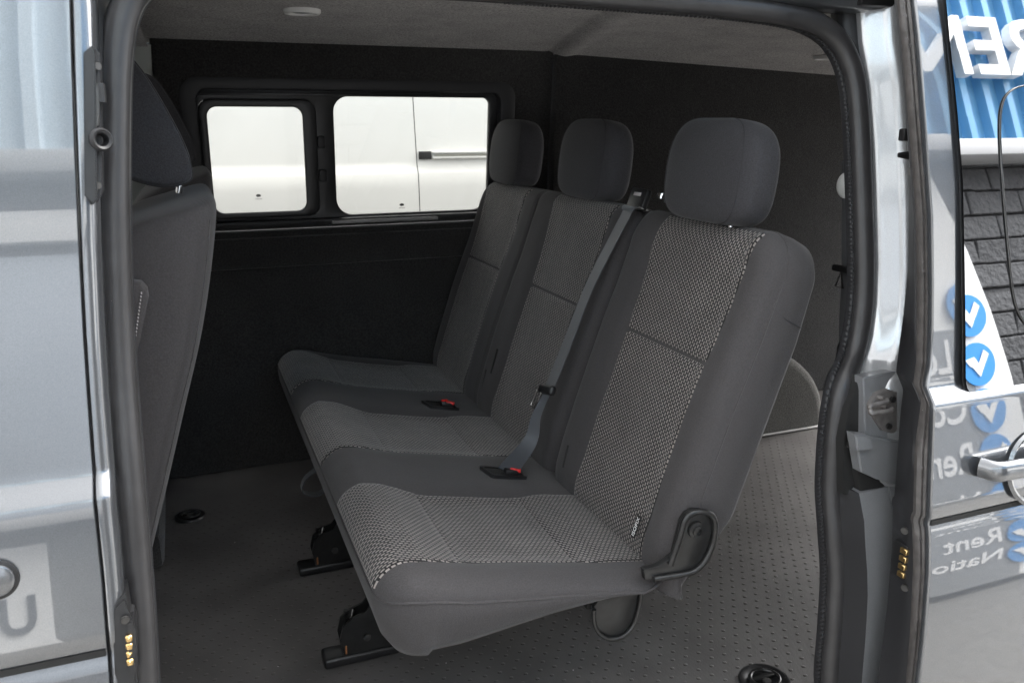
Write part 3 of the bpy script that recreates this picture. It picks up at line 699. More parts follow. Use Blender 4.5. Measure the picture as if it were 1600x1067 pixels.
# ================================================================ bench seat
def make_bench():
    B = empty('bench_seat', (.5, .85, 0), 'dark grey three-place bench seat with woven grey inserts across the cabin', 'bench seat')
    YC = (.345, .872, 1.395); Y0, Y1 = .118, 1.612
    def insw(x):   # half width of the woven cushion panel along its depth
        return float(np.interp(x, [.20, .25, .30, .34, .385, .42, .55, .60, .64, .70, .74], [.170, .170, .168, .160, .148, .145, .145, .146, .155, .155, .155]))
    # ---------- cushion: rounded-box mapping of (x,y) on top / skirts
    X0, X1, RR = .225, .765, .050
    def ztop(x, y):
        z = .398 - .205 * max(0, x - .27) - .10 * max(0, .27 - x)
        hump = 0
        for c in YC:
            d = abs(y - c) - insw(x)
            k = 1 / (1 + math.exp(d / .012))
            f = float(np.interp(x, [.25, .31, .40, .58, .66, .74], [0, .15, 1, 1, .35, .2]))
            hump -= .017 * k * f
        f2 = .006 * math.exp(-((x - .31) / .05) ** 2) + .0016 * mnoise(Vector((x * 9, y * 9, 0))) + .0006 * mnoise(Vector((x * 34, y * 22, 3)))
        return z + hump + f2
    def zbot(x): return .246 + .125 * max(0, min(x, .70) - .36)
    def cush(px, py, ph):
        """box-surface point: px,py in plan (unrounded), ph 0 bottom..1 top"""
        cr = .075                                     # plan corner radius
        qx = min(max(px, X0 + cr), X1 - cr); qy = min(max(py, Y0 + cr), Y1 - cr)
        dx_, dy_ = px - qx, py - qy
        L = math.hypot(dx_, dy_)
        mx_ = max(abs(dx_), abs(dy_))
        if L > 1e-9:                                  # square -> round corner
            k = mx_ / L; dx_, dy_ = dx_ * k, dy_ * k
        x, y = qx + dx_, qy + dy_
        e = cr - math.hypot(dx_ if dx_ < 0 else dx_ * .45, dy_)     # distance to the outline, no roll under the backrest
        return x, y, max(e, 0)
    def top_pt(px, py, lift=0):
        x, y, e = cush(px, py, 1)
        t = min(1, e / RR); roll = (1 - math.sqrt(max(0, 1 - (1 - t) ** 2)))
        # outward shift so that the roll is round
        return Vector((x, y, ztop(x, y) - (.040 - .016 * min(1, max(0, (x - .3) / .3))) * roll + lift))
    nx_, ny_ = 46, 150
    def ease(t):      # more samples close to the edges
        return t
    gx = [X0 + (X1 - X0) * (.5 - .5 * math.cos(math.pi * i / nx_)) for i in range(nx_ + 1)]
    gy = []
    for i in range(ny_ + 1):
        t = i / ny_; gy.append(Y0 + (Y1 - Y0) * t)
    gy = sorted(set([round(v, 5) for v in gy] + [Y0 + .003, Y0 + .006, Y1 - .003, Y1 - .006, Y0 + .001, Y1 - .001]))
    vs = [top_pt(x, y) for y in gy for x in gx]; m_ = len(gx)
    fs = [(j * m_ + i, j * m_ + i + 1, (j + 1) * m_ + i + 1, (j + 1) * m_ + i) for j in range(len(gy) - 1) for i in range(m_ - 1)]
    # skirt round the outline
    ring = [i for i in range(m_)] + [j * m_ + m_ - 1 for j in range(1, len(gy))] + [(len(gy) - 1) * m_ + i for i in range(m_ - 2, -1, -1)] + [j * m_ for j in range(len(gy) - 2, 0, -1)]
    prev = ring; cx_, cy_ = .47, .865
    pipe = [vs[i].copy() for i in ring]
    for (fz, ins) in ((.08, -.003), (.35, .0), (.7, .010), (.93, .026), (1.0, .046)):
        cur = []
        for i in ring:
            v = vs[i]; zb = min(zbot(v.x), v.z - .008)
            z = v.z + (zb - v.z) * fz
            nx2 = (v.x - min(max(v.x, X0 + .08), X1 - .08)); ny2 = (v.y - min(max(v.y, Y0 + .08), Y1 - .08)); L = math.hypot(nx2, ny2) or 1
            front = .6 if v.x < .3 else 1
            vs.append(Vector((v.x - nx2 / L * ins, v.y - ny2 / L * ins * front, z))); cur.append(len(vs) - 1)
        for k in range(len(ring)): fs.append((prev[k], cur[k], cur[(k + 1) % len(ring)], prev[(k + 1) % len(ring)]))
        prev = cur
    fs.append(tuple(prev))
    cu = mesh('cushion', vs, fs, M['fabric'], B)
    tube('piping', pipe[::1], .0028, M['fabric'], cu, 6, closed=True, ref=zz)
    # woven panels on the cushion: front, centre, rear strip per place
    def panel(yc, xa, xb, nxp, nyp, name, edge=(1, 1)):
        pv_ = []; uvp = []
        for i in range(nxp + 1):
            x = xa + (xb - xa) * i / nxp
            for j in range(nyp + 1):
                s = -1 + 2 * j / nyp; w_ = insw(x)
                py = yc + s * w_
                py = max(py, Y0 + .004)
                d = (1 - abs(s)) * w_; d2 = min((x - xa) if edge[0] else 1, (xb - x) if edge[1] else 1)
                lift = min(-.0035 + .0065 * min(1, max(0, d) / .010) ** .6, .0008 + .0022 * min(1, max(0, d2) / .008) ** .6)
                pt = top_pt(x, py); e = .002
                nn = (top_pt(x + e, py) - top_pt(x - e, py)).cross(top_pt(x, py + e) - top_pt(x, py - e)).normalized()
                pv_.append(pt + nn * lift); uvp.append((x * 1.02, py))
        k = nyp + 1
        f_ = [(i * k + j, i * k + j + 1, (i + 1) * k + j + 1, (i + 1) * k + j) for i in range(nxp) for j in range(nyp)]
        return mesh(name, pv_, f_, M['weave'], cu, uv=uvp)
    for c in YC:
        panel(c, X0 + .0015, .376, 34, 40, 'woven_panel', (0, 1)); panel(c, .376, .598, 26, 40, 'woven_panel'); panel(c, .598, .752, 22, 40, 'woven_panel', (1, 0))
    # ---------- backrest, one block per place (two joined far places, one near)
    lean = math.atan2(.92 - .722, .90 - .33); O = Vector((.722 - .045 * math.sin(lean), 0, .318 - .045 * math.cos(lean)))
    U = Vector((math.sin(lean), 0, math.cos(lean))); N = Vector((-math.cos(lean), 0, math.sin(lean)))     # up the back, out of the front face
    H, TH = .677, .135
    def bw(s):   # half width of the woven panel up the back, s in metres
        return float(np.interp(s, [0, .165, .295, .405, .545, .645, .685], [.150, .146, .143, .145, .158, .170, .172]))
    def bfront(y, s, c):
        d = abs(y - c) - bw(s)
        k = 1 / (1 + math.exp(d / .010))
        f = float(np.interp(s, [.03, .12, .545, .645], [.4, 1, 1, .35]))
        return -.014 * k * f + .010 * math.sin(max(0, min(1, (s - .045) / .45)) * math.pi) * .6 - .030 * max(0, (.085 - s) / .085) ** 2 - .007 * math.exp(-((y - 1.135) / .005) ** 2) + .0018 * mnoise(Vector((s * 8, y * 9, 7))) + .0006 * mnoise(Vector((s * 30, y * 24, 9)))
    def backblock(ya, yb, centres, name, rl, rr_):
        """front face grid + rounded rim + sides + back"""
        def pt(py, ps):
            cr = .072; qs = min(ps, H - cr)
            ra, rb = rl, rr_
            qy = min(max(py, ya + ra), yb - rb)
            r_y = ra if py < ya + ra else rb
            a_ = (py - qy) / r_y if r_y else 0; b_ = (ps - qs) / (cr if ps > qs else .03)
            L = math.hypot(a_, b_); mxx = max(abs(a_), abs(b_))
            if L > 1e-9: k = mxx / L; a_, b_ = a_ * k, b_ * k
            y = qy + a_ * r_y; s = qs + b_ * (cr if b_ > 0 else .03)
            e = 1 - math.hypot(a_, b_)                 # 0 at outline
            c = min(centres, key=lambda q: abs(q - y))
            dist = 1e9
            if a_ or b_:
                dist = e * max(r_y, .03)
            t = min(1, dist / .042) if dist < 1 else 1
            roll = 1 - math.sqrt(max(0, 1 - (1 - t) ** 2))
            return y, s, bfront(y, s, c) - .042 * roll
        nyb = int((yb - ya) / .011); nsb = 58
        gy_ = [ya + (yb - ya) * i / nyb for i in range(nyb + 1)]
        gy_ = sorted(set(gy_ + [ya + .0008, ya + .003, ya + .006, yb - .0008, yb - .003, yb - .006]))
        gs_ = [H * i / nsb for i in range(nsb + 1)]; gs_ = sorted(set(gs_ + [H - .0008, H - .003, H - .006]))
        pts = []
        for s in gs_:
            for y in gy_:
                a_, b_, n_ = pt(y, s); pts.append(Vector((0, a_, 0)) + O + U * b_ + N * n_)
        mm = len(gy_); ff = [(j * mm + i, j * mm + i + 1, (j + 1) * mm + i + 1, (j + 1) * mm + i) for j in range(len(gs_) - 1) for i in range(mm - 1)]
        ring = [i for i in range(mm)] + [j * mm + mm - 1 for j in range(1, len(gs_))] + [(len(gs_) - 1) * mm + i for i in range(mm - 2, -1, -1)] + [j * mm for j in range(len(gs_) - 2, 0, -1)]
        prev = ring; fr = [pts[i].copy() for i in ring]
        for (f, ins) in ((.04, -.002), (.45, -.001), (.8, .003), (.93, .012), (1.0, .032)):
            cur = []
            for i in ring:
                v = pts[i]; rel = v - O; s = rel.dot(U); nn = rel.dot(N)
                # side depth grows towards the bottom a little
                nb = -(TH) + .012 * max(0, (s - .5) / .13)
                nb += .085 * max(0, (.17 - s) / .17) ** 1.2
                n2 = nn + (nb - nn) * f
                qs = min(max(s, .08), H - .10); qy = min(max(v.y, ya + .09), yb - .09)
                ds, dy_ = s - qs, v.y - qy; L = math.hypot(ds, dy_) or 1
                pts.append(O + Vector((0, v.y - dy_ / L * ins, 0)) + U * (s - ds / L * ins) + N * n2); cur.append(len(pts) - 1)
            for k in range(len(ring)): ff.append((prev[k], cur[k], cur[(k + 1) % len(ring)], prev[(k + 1) % len(ring)]))
            prev = cur
        ff.append(tuple(prev))
        bk = mesh(name, pts, ff, M['fabric'], B)
        tube('piping', fr, .0016, M['fabric'], bk, 6, closed=True, ref=N)
        for c in centres:
            for (sa, sb, ed) in ((.004, .417, (0, 1)), (.417, .667, (1, 0))):
                pv_ = []; uvp = []; nsp, nyp = 34, 36
                for i in range(nsp + 1):
                    s = sa + (sb - sa) * i / nsp
                    for j in range(nyp + 1):
                        q = -1 + 2 * j / nyp; w_ = bw(s); yv = c + q * w_
                        yv = min(max(yv, ya + .012), yb - .012)
                        a_, b_, n_ = pt(yv, s)
                        d = (1 - abs(q)) * w_; d2 = min((s - sa) if ed[0] else 1, (sb - s) if ed[1] else 1)
                        lift = min(-.0035 + .0065 * min(1, max(0, d) / .010) ** .6, -.0012 + .0042 * min(1, max(0, d2) / .012) ** .6)
                        e = .002
                        def P3(y_, s_):
                            A, Bq, Cq = pt(y_, s_); return O + Vector((0, A, 0)) + U * Bq + N * Cq
                        nn = (P3(yv, s + e) - P3(yv, s - e)).cross(P3(yv + e, s) - P3(yv - e, s)).normalized()
                        if nn.dot(N) < 0: nn = -nn
                        pv_.append(P3(yv, s) + nn * lift); uvp.append((s, yv))
                k = nyp + 1
                mesh('woven_panel', pv_, [(i * k + j, i * k + j + 1, (i + 1) * k + j + 1, (i + 1) * k + j) for i in range(nsp) for j in range(nyp)], M['weave'], bk, uv=uvp)
        return bk
    b1 = backblock(.125, .612, (YC[0],), 'backrest', .072, .03)
    b2 = backblock(.616, 1.612, (YC[1], YC[2]), 'backrest', .03, .072)
    # crease between the two far places and the seam on the near flank
    def face(y, s, n_): return O + Vector((0, y, 0)) + U * s + N * n_
    tube('seam', [face(.128 - .001, .545, -.047), face(.1235, .537, -.075), face(.1245, .531, -.112)], .0012, M['seam'], b1, 6)
    # zip slits low on the bolsters
    for (y, s) in ((.545, .075), (1.10, .095)):
        tube('slit', [face(y, s, .001), face(y + .004, s + .05, .0045)], .0022, M['dark_gap'], b1 if y < .6 else b2, 6)
    tube('strap_slot', [face(1.066, .145, .004), face(1.07, .215, .0065)], .003, M['dark_gap'], b2, 6)
    # tag with lettering
    tb = bmesh.new(); rotm = Matrix((tuple(U), (0, -1, 0), tuple(N))).transposed()     # x up the back, y across, z out
    tp = face(.212, .090, .0125)
    box_bm(tb, tp, (.042, .016, .0020), rotm, .0004, 1)
    tg = bmobj('label_tag', tb, M['dark_gap'], b1)
    tx = text('ISOFIX', .0125, .0002, M['text_white']); tx.name = 'tag_lettering'
    q = Matrix((tuple(U), tuple(N.cross(U)), tuple(N))).transposed().to_4x4()
    tx.matrix_world = Matrix.Translation(face(.212, .071, .0136) + Vector((0, -.0045 if (N.cross(U)).y > 0 else .0045, 0))) @ q
    bake(tx, tg if False else b1)
    # ---------- headrests
    def headrest(yc):
        W_, Hh, D_ = .298, .196, .086
        base = Vector((.970, yc + .042, .996)); ln = R(9)
        hu = Vector((math.sin(ln), 0, math.cos(ln))); hn = Vector((-math.cos(ln), 0, math.sin(ln)))
        vs_ = []; fs_ = []; nu, nv = 56, 40
        def sp(v, e): return math.copysign(abs(v) ** e, v)
        for i in range(nv + 1):
            ph = -math.pi / 2 + math.pi * i / nv
            for j in range(nu):
                th = 2 * math.pi * j / nu
                a_ = sp(math.cos(ph), .42) * sp(math.cos(th), .42); b_ = sp(math.cos(ph), .42) * sp(math.sin(th), .55); c_ = sp(math.sin(ph), .50)
                wy = W_ / 2 * a_ * (1 - .13 * (max(0, c_)) ** 2 - .02 * max(0, -c_)); wn = D_ / 2 * b_; wu = Hh / 2 * c_
                # bulging front, slimmer top
                wn *= (1 - .22 * max(0, c_) ** 2); wn += .010 * (1 - (a_) ** 2) * (1 if b_ > 0 else .3)
                vs_.append(base + Vector((0, wy, 0)) + hu * wu + hn * (wn + .004 * c_))
        for i in range(nv):
            for j in range(nu): fs_.append((i * nu + j, i * nu + (j + 1) % nu, (i + 1) * nu + (j + 1) % nu, (i + 1) * nu + j))
        h = mesh('headrest', vs_, fs_, M['fabric_hr'], B)
        # piped seams of the side panels: ring where the front turns into the flank
        for sgn in (-1, 1):
            pth_ = []
            for i in range(1, nv):
                ph = -math.pi / 2 + math.pi * i / nv
                j = int(round(nu * (.125 + .02) if sgn > 0 else nu * (.375 - .02)))
                pth_.append(vs_[i * nu + j] + hn * .0002)
            pth_.append(vs_[(nv - 1) * nu + int(nu * (0.02 if sgn > 0 else .48))])
            tube('seam', pth_, .0011, M['seam'], h, 6, ref=hn)
        for dy_ in (-.07, .07):
            cyl('headrest_post', base + Vector((0, dy_, 0)) - hu * (Hh / 2 + .016), hu, .0048, .05, M['chrome'], h, 14, 0)
        return h
    for c in (.327, .855, 1.385): headrest(c)
    for c in (.327, .855, 1.385):
        for dy_ in (-.07, .07):
            cyl('post_collar', Vector((.966, c + .027 + dy_, .897)), U, .011, .012, M['plastic'], b1 if c < .6 else b2, 16, .002)
    # ---------- buckle pockets with red buttons
    for yb in (.597, 1.085):
        zc = .398 - .205 * (.612 - .27) + .004
        tilt = Matrix.Rotation(math.atan(.205), 3, 'Y')
        bm = bmesh.new(); 
        outer = rrect(-.045, .040, -.028, .026, .006, 3); inner = rrect(-.038, .034, -.021, .019, .004, 3)
        c3 = Vector((.610, yb, zc)); k = len(outer)
        def tf(a_, b_, h_): return c3 + tilt @ Vector((a_ + b_ * -.25, b_, h_))
        rings = [[tf(a_, b_, -.004) for a_, b_ in outer], [tf(a_, b_, .004) for a_, b_ in outer], [tf(a_, b_, .004) for a_, b_ in inner], [tf(a_, b_, -.004) for a_, b_ in inner]]
        vv = [p for r_ in rings for p in r_]; ff = []
        for i in range(3):
            for j in range(k): ff.append((i * k + j, i * k + (j + 1) % k, (i + 1) * k + (j + 1) % k, (i + 1) * k + j))
        o = mesh('buckle_pocket', vv, ff, M['plastic'], cu, sharp=30)
        mesh('pocket_well', [tf(a_, b_, .0022) for a_, b_ in inner], [tuple(range(k))], M['dark_gap'], cu, smooth=False)
        box('buckle', tf(.014, -.004, .006), (.034, .024, .012), M['plastic'], cu, rot=tilt, bev=.003)
        box('buckle_button', tf(.022, -.006, .011), (.024, .016, .007), M['red'], cu, rot=tilt @ Matrix.Rotation(R(-25), 3, 'Z'), bev=.002)
        if yb > 1: box('buckle_button', tf(.012, .006, .012), (.022, .008, .007), M['red'], cu, rot=tilt @ Matrix.Rotation(R(30), 3, 'Z'), bev=.002)
    # ---------- steel frame: recliner bracket on the near flank
    yb = .112
    def pm(off): return lambda a_, b_, d: Vector((a_, yb + off + d, b_))
    def B2(u, v): p_ = at(u, v, 'y', yb); return (p_.x, p_.z)
    outl = [B2(u, v) for u, v in ((1053, 868), (1066, 815), (1074, 803), (1085, 797), (1099, 797), (1112, 803), (1118, 817), (1116, 845), (1106, 872), (1092, 892), (1075, 899), (1008, 906), (1006, 890), (1030, 884))]
    rec = plate('recliner_bracket', outl, [], .014, pm(0), M['steel_black'], B, bev=.002, smooth=True)
    rim = smooth_path([Vector((a_, yb - .003, b_)) for a_, b_ in [B2(u, v) for u, v in ((1046, 880), (1060, 838), (1068, 812), (1079, 801), (1096, 798), (1111, 804), (1116, 820), (1113, 845), (1103, 870), (1090, 886), (1074, 894), (1020, 903))]], 5)
    tube('bracket_rim', rim, .0055, M['steel_black'], rec, 8)
    pb = at(1086, 826, 'y', yb)
    lathe('pivot_bolt', [(.016, 0), (.015, .005), (.010, .006), (.0095, .010), (.006, .011), (.0055, .007), (0, .007)], (pb.x, yb - .001, pb.z), (0, -1, 0), M['steel_black'], rec, 24)
    yb = .15; outl = [B2(u, v) for u, v in ((927, 950), (927, 970), (933, 985), (946, 995), (962, 996), (978, 988), (990, 972), (998, 945), (1002, 915), (940, 930))]
    br = plate('latch_bracket', outl, [], .010, lambda a_, b_, d: Vector((a_, .150 + d, b_)), M['steel_black'], B, bev=.002, smooth=True)
    tube('bracket_rim', smooth_path([Vector((a_, .147, b_)) for a_, b_ in outl[:9]], 5), .0042, M['steel_black'], br, 8)
    # frame tubes below the cushion and rails
    for x in (.33, .62): box('frame_tube', (x, .87, .255), (.03, 1.40, .03), M['steel_black'], B, bev=.005)
    # feet with floor rails
    for yl in (.53, .915):
        ft = box('foot', (.30, yl, .011), (.24, .052, .022), M['plastic'], B, bev=.006, seg=3)
        bm = bmesh.new()
        prof_ = [(.215, .02), (.214, .07), (.222, .092), (.245, .105), (.30, .108), (.42, .15), (.46, .25), (.36, .27), (.25, .25), (.30, .13), (.36, .02)]
        prof_ = [(.222, .016), (.215, .06), (.222, .088), (.242, .104), (.270, .112), (.30, .15), (.31, .262), (.46, .262), (.42, .10), (.40, .016)]
        for dy_ in (-.017, .017):
            va = [bm.verts.new((a_, yl + dy_ - .003, b_)) for a_, b_ in prof_]; vb = [bm.verts.new((a_, yl + dy_ + .003, b_)) for a_, b_ in prof_]
            bm.faces.new(va); bm.faces.new(vb[::-1]); k = len(va)
            for i in range(k): bm.faces.new((va[i], va[(i + 1) % k], vb[(i + 1) % k], vb[i]))
        bmobj('leg_bracket', bm, M['steel_black'], ft, smooth=False)
        cyl('foot_bolt', (.27, yl - .022, .055), (0, -1, 0), .008, .008, M['steel'], ft, 14, .001)
        box('rust_edge', (.226, yl - .017, .034), (.004, .008, .020), M['rust'], ft, bev=.001)
        tube('lever', [Vector((.235, yl - .015, .10)), Vector((.245, yl, .108)), Vector((.235, yl + .016, .102))], .006, M['steel_black'], ft, 8)
    loop = smooth_path([Vector((.27, 1.02, .235)), Vector((.225, 1.02, .205)), Vector((.215, 1.02, .17)), Vector((.25, 1.02, .155)), Vector((.28, 1.02, .17))], 6)
    tube('pull_loop', loop, .004, M['belt'], B, prof=[(-.0015, -.012), (.0015, -.012), (.0015, .012), (-.0015, .012)])
    return B, face, U, N, O
def text(s, size, ext, m):
    cu = bpy.data.curves.new('lettering', 'FONT'); cu.body = s; cu.size = size; cu.extrude = ext; cu.resolution_u = 3
    o = bpy.data.objects.new('lettering', cu); COL.objects.link(o); cu.materials.append(m); return o
def bake(o, parent, thick=0):
    """font curve -> plain mesh object under parent"""
    mw = o.matrix_world.copy() if o.matrix_world != Matrix.Identity(4) else o.matrix_basis.copy()
    dg = bpy.context.evaluated_depsgraph_get(); dg.update(); me = bpy.data.meshes.new_from_object(o.evaluated_get(dg))
    nm = o.name; bpy.data.objects.remove(o); me.transform(mw)
    if thick: pass
    n_ = link(nm, me, None, parent, False); n_.name = nm; return n_
BENCH, BF, BU, BN, BO = make_bench()

# ================================================================ belts
def ribbon(name, pts, wdir, width, th, m, parent):
    """flat strap along pts; wdir(i) = width direction at each point"""
    vs = []; fs = []; T = frame_of(pts, False)
    for i, (p, t) in enumerate(zip(pts, T)):
        wd = Vector(wdir[i]).normalized(); wd = (wd - t * wd.dot(t)).normalized(); nn = t.cross(wd)
        w_ = width[i] if isinstance(width, list) else width
        for a, b in ((-1, -1), (1, -1), (1, 1), (-1, 1)): vs.append(Vector(p) + wd * (a * w_ / 2) + nn * (b * th / 2))
    for i in range(len(pts) - 1):
        for k in range(4): fs.append((i * 4 + k, i * 4 + (k + 1) % 4, (i + 1) * 4 + (k + 1) % 4, (i + 1) * 4 + k))
    fs += [(3, 2, 1, 0), tuple((len(pts) - 1) * 4 + k for k in range(4))]
    o = mesh(name, vs, fs, m, parent, sharp=40); return o
SB = empty('seat_belt', (.92, .64, .9), 'dark centre seat belt hanging down the bench from between two headrests', 'seat belt')
def onback(u, v, n_):
    d = ray(u, v); return CAM + d * (((BO + BN * n_ - CAM).dot(BN)) / d.dot(BN))
ctrl = [BF(.645, .672, -.03), onback(985, 325, .010), onback(974, 344, .014), onback(955, 380, .020), onback(920, 450, .032), onback(885, 540, .048), onback(856, 612, .066)]
bp1 = smooth_path(ctrl, 6)
ribbon('strap', bp1, [(.1, 1, 0)] * len(bp1), .048, .0016, M['belt'], SB)
tongue = bp1[-1]; bot = Vector((.616, .598, .332))
bp2 = smooth_path([tongue, onback(838, 650, .075), onback(828, 690, .085), bot], 8)
nb = len(bp2)
ribbon('lower_strap', bp2, [(.6 + .3 * i / nb, -.8 + .45 * i / nb, 0) for i in range(nb)], [.016 + .030 * (i / nb) ** 1.5 for i in range(nb)], .0016, M['belt'], SB)
rt3 = Matrix((tuple(Vector((0, 1, 0))), tuple(BU), tuple(-BN))).transposed()
tg = box('tongue_grip', tongue + BN * .004 + BU * .004, (.062, .022, .016), M['plastic'], SB, rot=rt3 @ Matrix.Rotation(R(-12), 3, 'Z'), bev=.006, seg=3)
fr = [tongue + BN * .008 + Vector((0, .022, 0)) + (BU * a + Vector((0, b, 0))) for a, b in ((-.004, -.011), (-.004, .013), (-.046, .020), (-.048, -.004))]
tube('tongue_plate', [*fr], .0034, M['chrome'], tg, 6, closed=True, ref=BN)
box('belt_guide', BF(.640, .690, -.02), (.07, .05, .016), M['plastic'], SB, rot=rt3, bev=.005)
cyl('guide_button', BF(.60, .710, -.05), BU, .013, .012, M['chrome'], SB, 20, .003)
box('guide_arm', BF(.56, .713, -.075), (.10, .03, .03), M['plastic'], SB, rot=rt3, bev=.008)
box('guide_label', BF(.640, .7005, -.012), (.03, .008, .002), M['thread'], SB, rot=rt3, bev=.0004)
SB2 = empty('seat_belt', (1.25, .22, .8), 'dark seat belt hanging beside the rear edge of the door opening', 'seat belt')
pts = smooth_path([at(1322, 250, 'x', 1.25), at(1322, 420, 'x', 1.25), at(1318, 520, 'x', 1.25), at(1322, 640, 'x', 1.25)], 6)
ribbon('strap', pts, [(.4, 1, 0)] * len(pts), .046, .0014, M['belt'], SB2)
p = at(1318, 421, 'x', 1.235); box('tongue_grip', p, (.012, .06, .014), M['plastic'], SB2, bev=.005)
tube('tongue_plate', [p + Vector((-.002, .004, -.005)), p + Vector((-.002, .016, -.036)), p + Vector((-.002, -.006, -.038))], .0022, M['chrome'], SB2, 6, closed=True, ref=Vector((1, 0, 0)))
p = at(1325, 290, 'x', 1.2); co = lathe('anchor_cover', [(.026, 0), (.025, .008), (.018, .014), (0, .017)], p + Vector((.004, .004, 0)), (-1, -.25, 0), M['white_plastic'], SB2, 28, .8, 1)

# ================================================================ front seats
def front_seat(y0, y1, dxo, label):
    F = empty('front_seat', (-.2, (y0 + y1) / 2, 0), label, 'car seat', 'front seats of the cab')
    def prof(k):   # rear outline x at z (measured in the photograph), front outline behind it
        return None
    zs = [.10, .20, .30, .42, .54, .66, .74, .82, .90, .95, .98, .997]
    xr = [-.20, -.165, -.135, -.095, -.058, -.022, .004, .024, .040, .048, .050, .040]
    xf = [-.34, -.33, -.31, -.275, -.24, -.205, -.18, -.16, -.135, -.115, -.10, -.075]
    secs = []
    for z, a, b in zip(zs, xr, xf):
        sec = []
        k = 1 if z < .9 else 1 - .35 * ((z - .9) / .097) ** 2
        hw = (y1 - y0) / 2 * (.97 if z < .9 else .97 - .10 * ((z - .9) / .097) ** 2); yc = (y0 + y1) / 2; xm = (a + b) / 2 + dxo; hx = (a - b) / 2
        for j in range(40):
            th = 2 * math.pi * j / 40
            c_, s_ = math.cos(th), math.sin(th)
            xx_ = math.copysign(abs(c_) ** .42, c_); sec.append(Vector((xm + hx * xx_, yc + hw * math.copysign(abs(s_) ** .30, s_), z - (.035 if z > .9 else 0) * (1 - xx_) / 2 * min(1, (z - .9) / .08) - (.012 if z > .96 else 0))))
        secs.append(sec)
    vs = [p_ for s_ in secs for p_ in s_]; fs = []
    for i in range(len(secs) - 1):
        for j in range(40): fs.append((i * 40 + j, i * 40 + (j + 1) % 40, (i + 1) * 40 + (j + 1) % 40, (i + 1) * 40 + j))
    fs.append(tuple((len(secs) - 1) * 40 + j for j in range(40))); fs.append(tuple(range(39, -1, -1)))
    b = mesh('backrest', vs, fs, M['fabric'], F)
    md = b.modifiers.new('soft', 'SUBSURF'); md.levels = 1; md.render_levels = 2
    # piping along the rear edge of the near flank
    tube('piping', [Vector((a + dxo - .014, y0 + .009, z)) for z, a in zip(zs[2:-2], xr[2:-2])], .0012, M['fabric'], b, 6)
    box('seat_cushion', (-.46 + dxo, (y0 + y1) / 2, .36), (.50, y1 - y0, .14), M['fabric'], F, bev=.05, seg=4)
    box('seat_pedestal', (-.46 + dxo, (y0 + y1) / 2, .15), (.42, y1 - y0 - .06, .30), M['plastic_soft'], F, bev=.02)
    # headrest, a leaning wedge seen from the side
    ol = [(-.088, 1.010), (-.050, .995), (-.018, .990), (.012, .998), (.018, 1.016), (.010, 1.055), (-.010, 1.105), (-.034, 1.155), (-.055, 1.185), (-.080, 1.196), (-.105, 1.185), (-.125, 1.14), (-.135, 1.08), (-.125, 1.03)]
    ol = [(p_.x, p_.y) for p_ in smooth_path([Vector((a, b_, 0)) for a, b_ in ol], 3, True)]
    hw = (y1 - y0) / 2 - .11; yc = (y0 + y1) / 2; cx_ = sum(a for a, b_ in ol) / len(ol); cz_ = sum(b_ for a, b_ in ol) / len(ol)
    secs = []
    for q, sc in ((-1, .90), (-.985, .955), (-.95, .988), (-.88, 1), (0, 1.02), (.88, 1), (.95, .988), (.985, .955), (1, .90)):
        secs.append([Vector((cx_ + (a - cx_) * sc + dxo, yc + hw * q, cz_ + (b_ - cz_) * sc)) for a, b_ in ol])
    k = len(ol); vs = [p_ for s_ in secs for p_ in s_]; fs = []
    for i in range(len(secs) - 1):
        for j in range(k): fs.append((i * k + j, i * k + (j + 1) % k, (i + 1) * k + (j + 1) % k, (i + 1) * k + j))
    fs.append(tuple(range(k - 1, -1, -1))); fs.append(tuple((len(secs) - 1) * k + j for j in range(k)))
    h = mesh('headrest', vs, fs, M['fabric_hr'], F, sharp=70)
    tube('piping', secs[2] + [], .0012, M['seam'], h, 6, closed=True)
    for dy_ in (-.07, .07):
        cyl('headrest_post', (-.003 + dxo, yc + dy_, .992), (.2, 0, 1), .0052, .03, M['chrome'], h, 14, 0)
        cyl('post_collar', (-.004 + dxo, yc + dy_, .9985), (.1, 0, 1), .014, .010, M['plastic'], b, 18, .003)
    # armrest pivot cover with pale stitching on the near flank
    ay = y0 - .018
    arm = [(-.28, .70), (-.092, .74), (-.076, .79), (-.060, .845), (-.060, .858), (-.067, .868), (-.085, .872), (-.30, .866)]
    ar = plate('armrest', arm, [], .045, lambda a, b_, d: Vector((a + dxo, ay - .024 + d, b_)), M['fabric'], F, bev=.008, smooth=True)
    bm = bmesh.new()
    for i in range(22):
        t = i / 21; x_ = -.0675 - .024 * t; z_ = .856 - .105 * t
        box_bm(bm, (x_ + dxo, ay - .0245, z_), (.0016, .0014, .0028))
    bmobj('stitching', bm, M['thread'], ar, smooth=False)
    return F
front_seat(.30, .78, 0, 'grey cab seat in front of the bench, close to the left door pillar')
front_seat(1.00, 1.46, .020, 'far cab seat mostly hidden behind the nearer one, beside the small window')

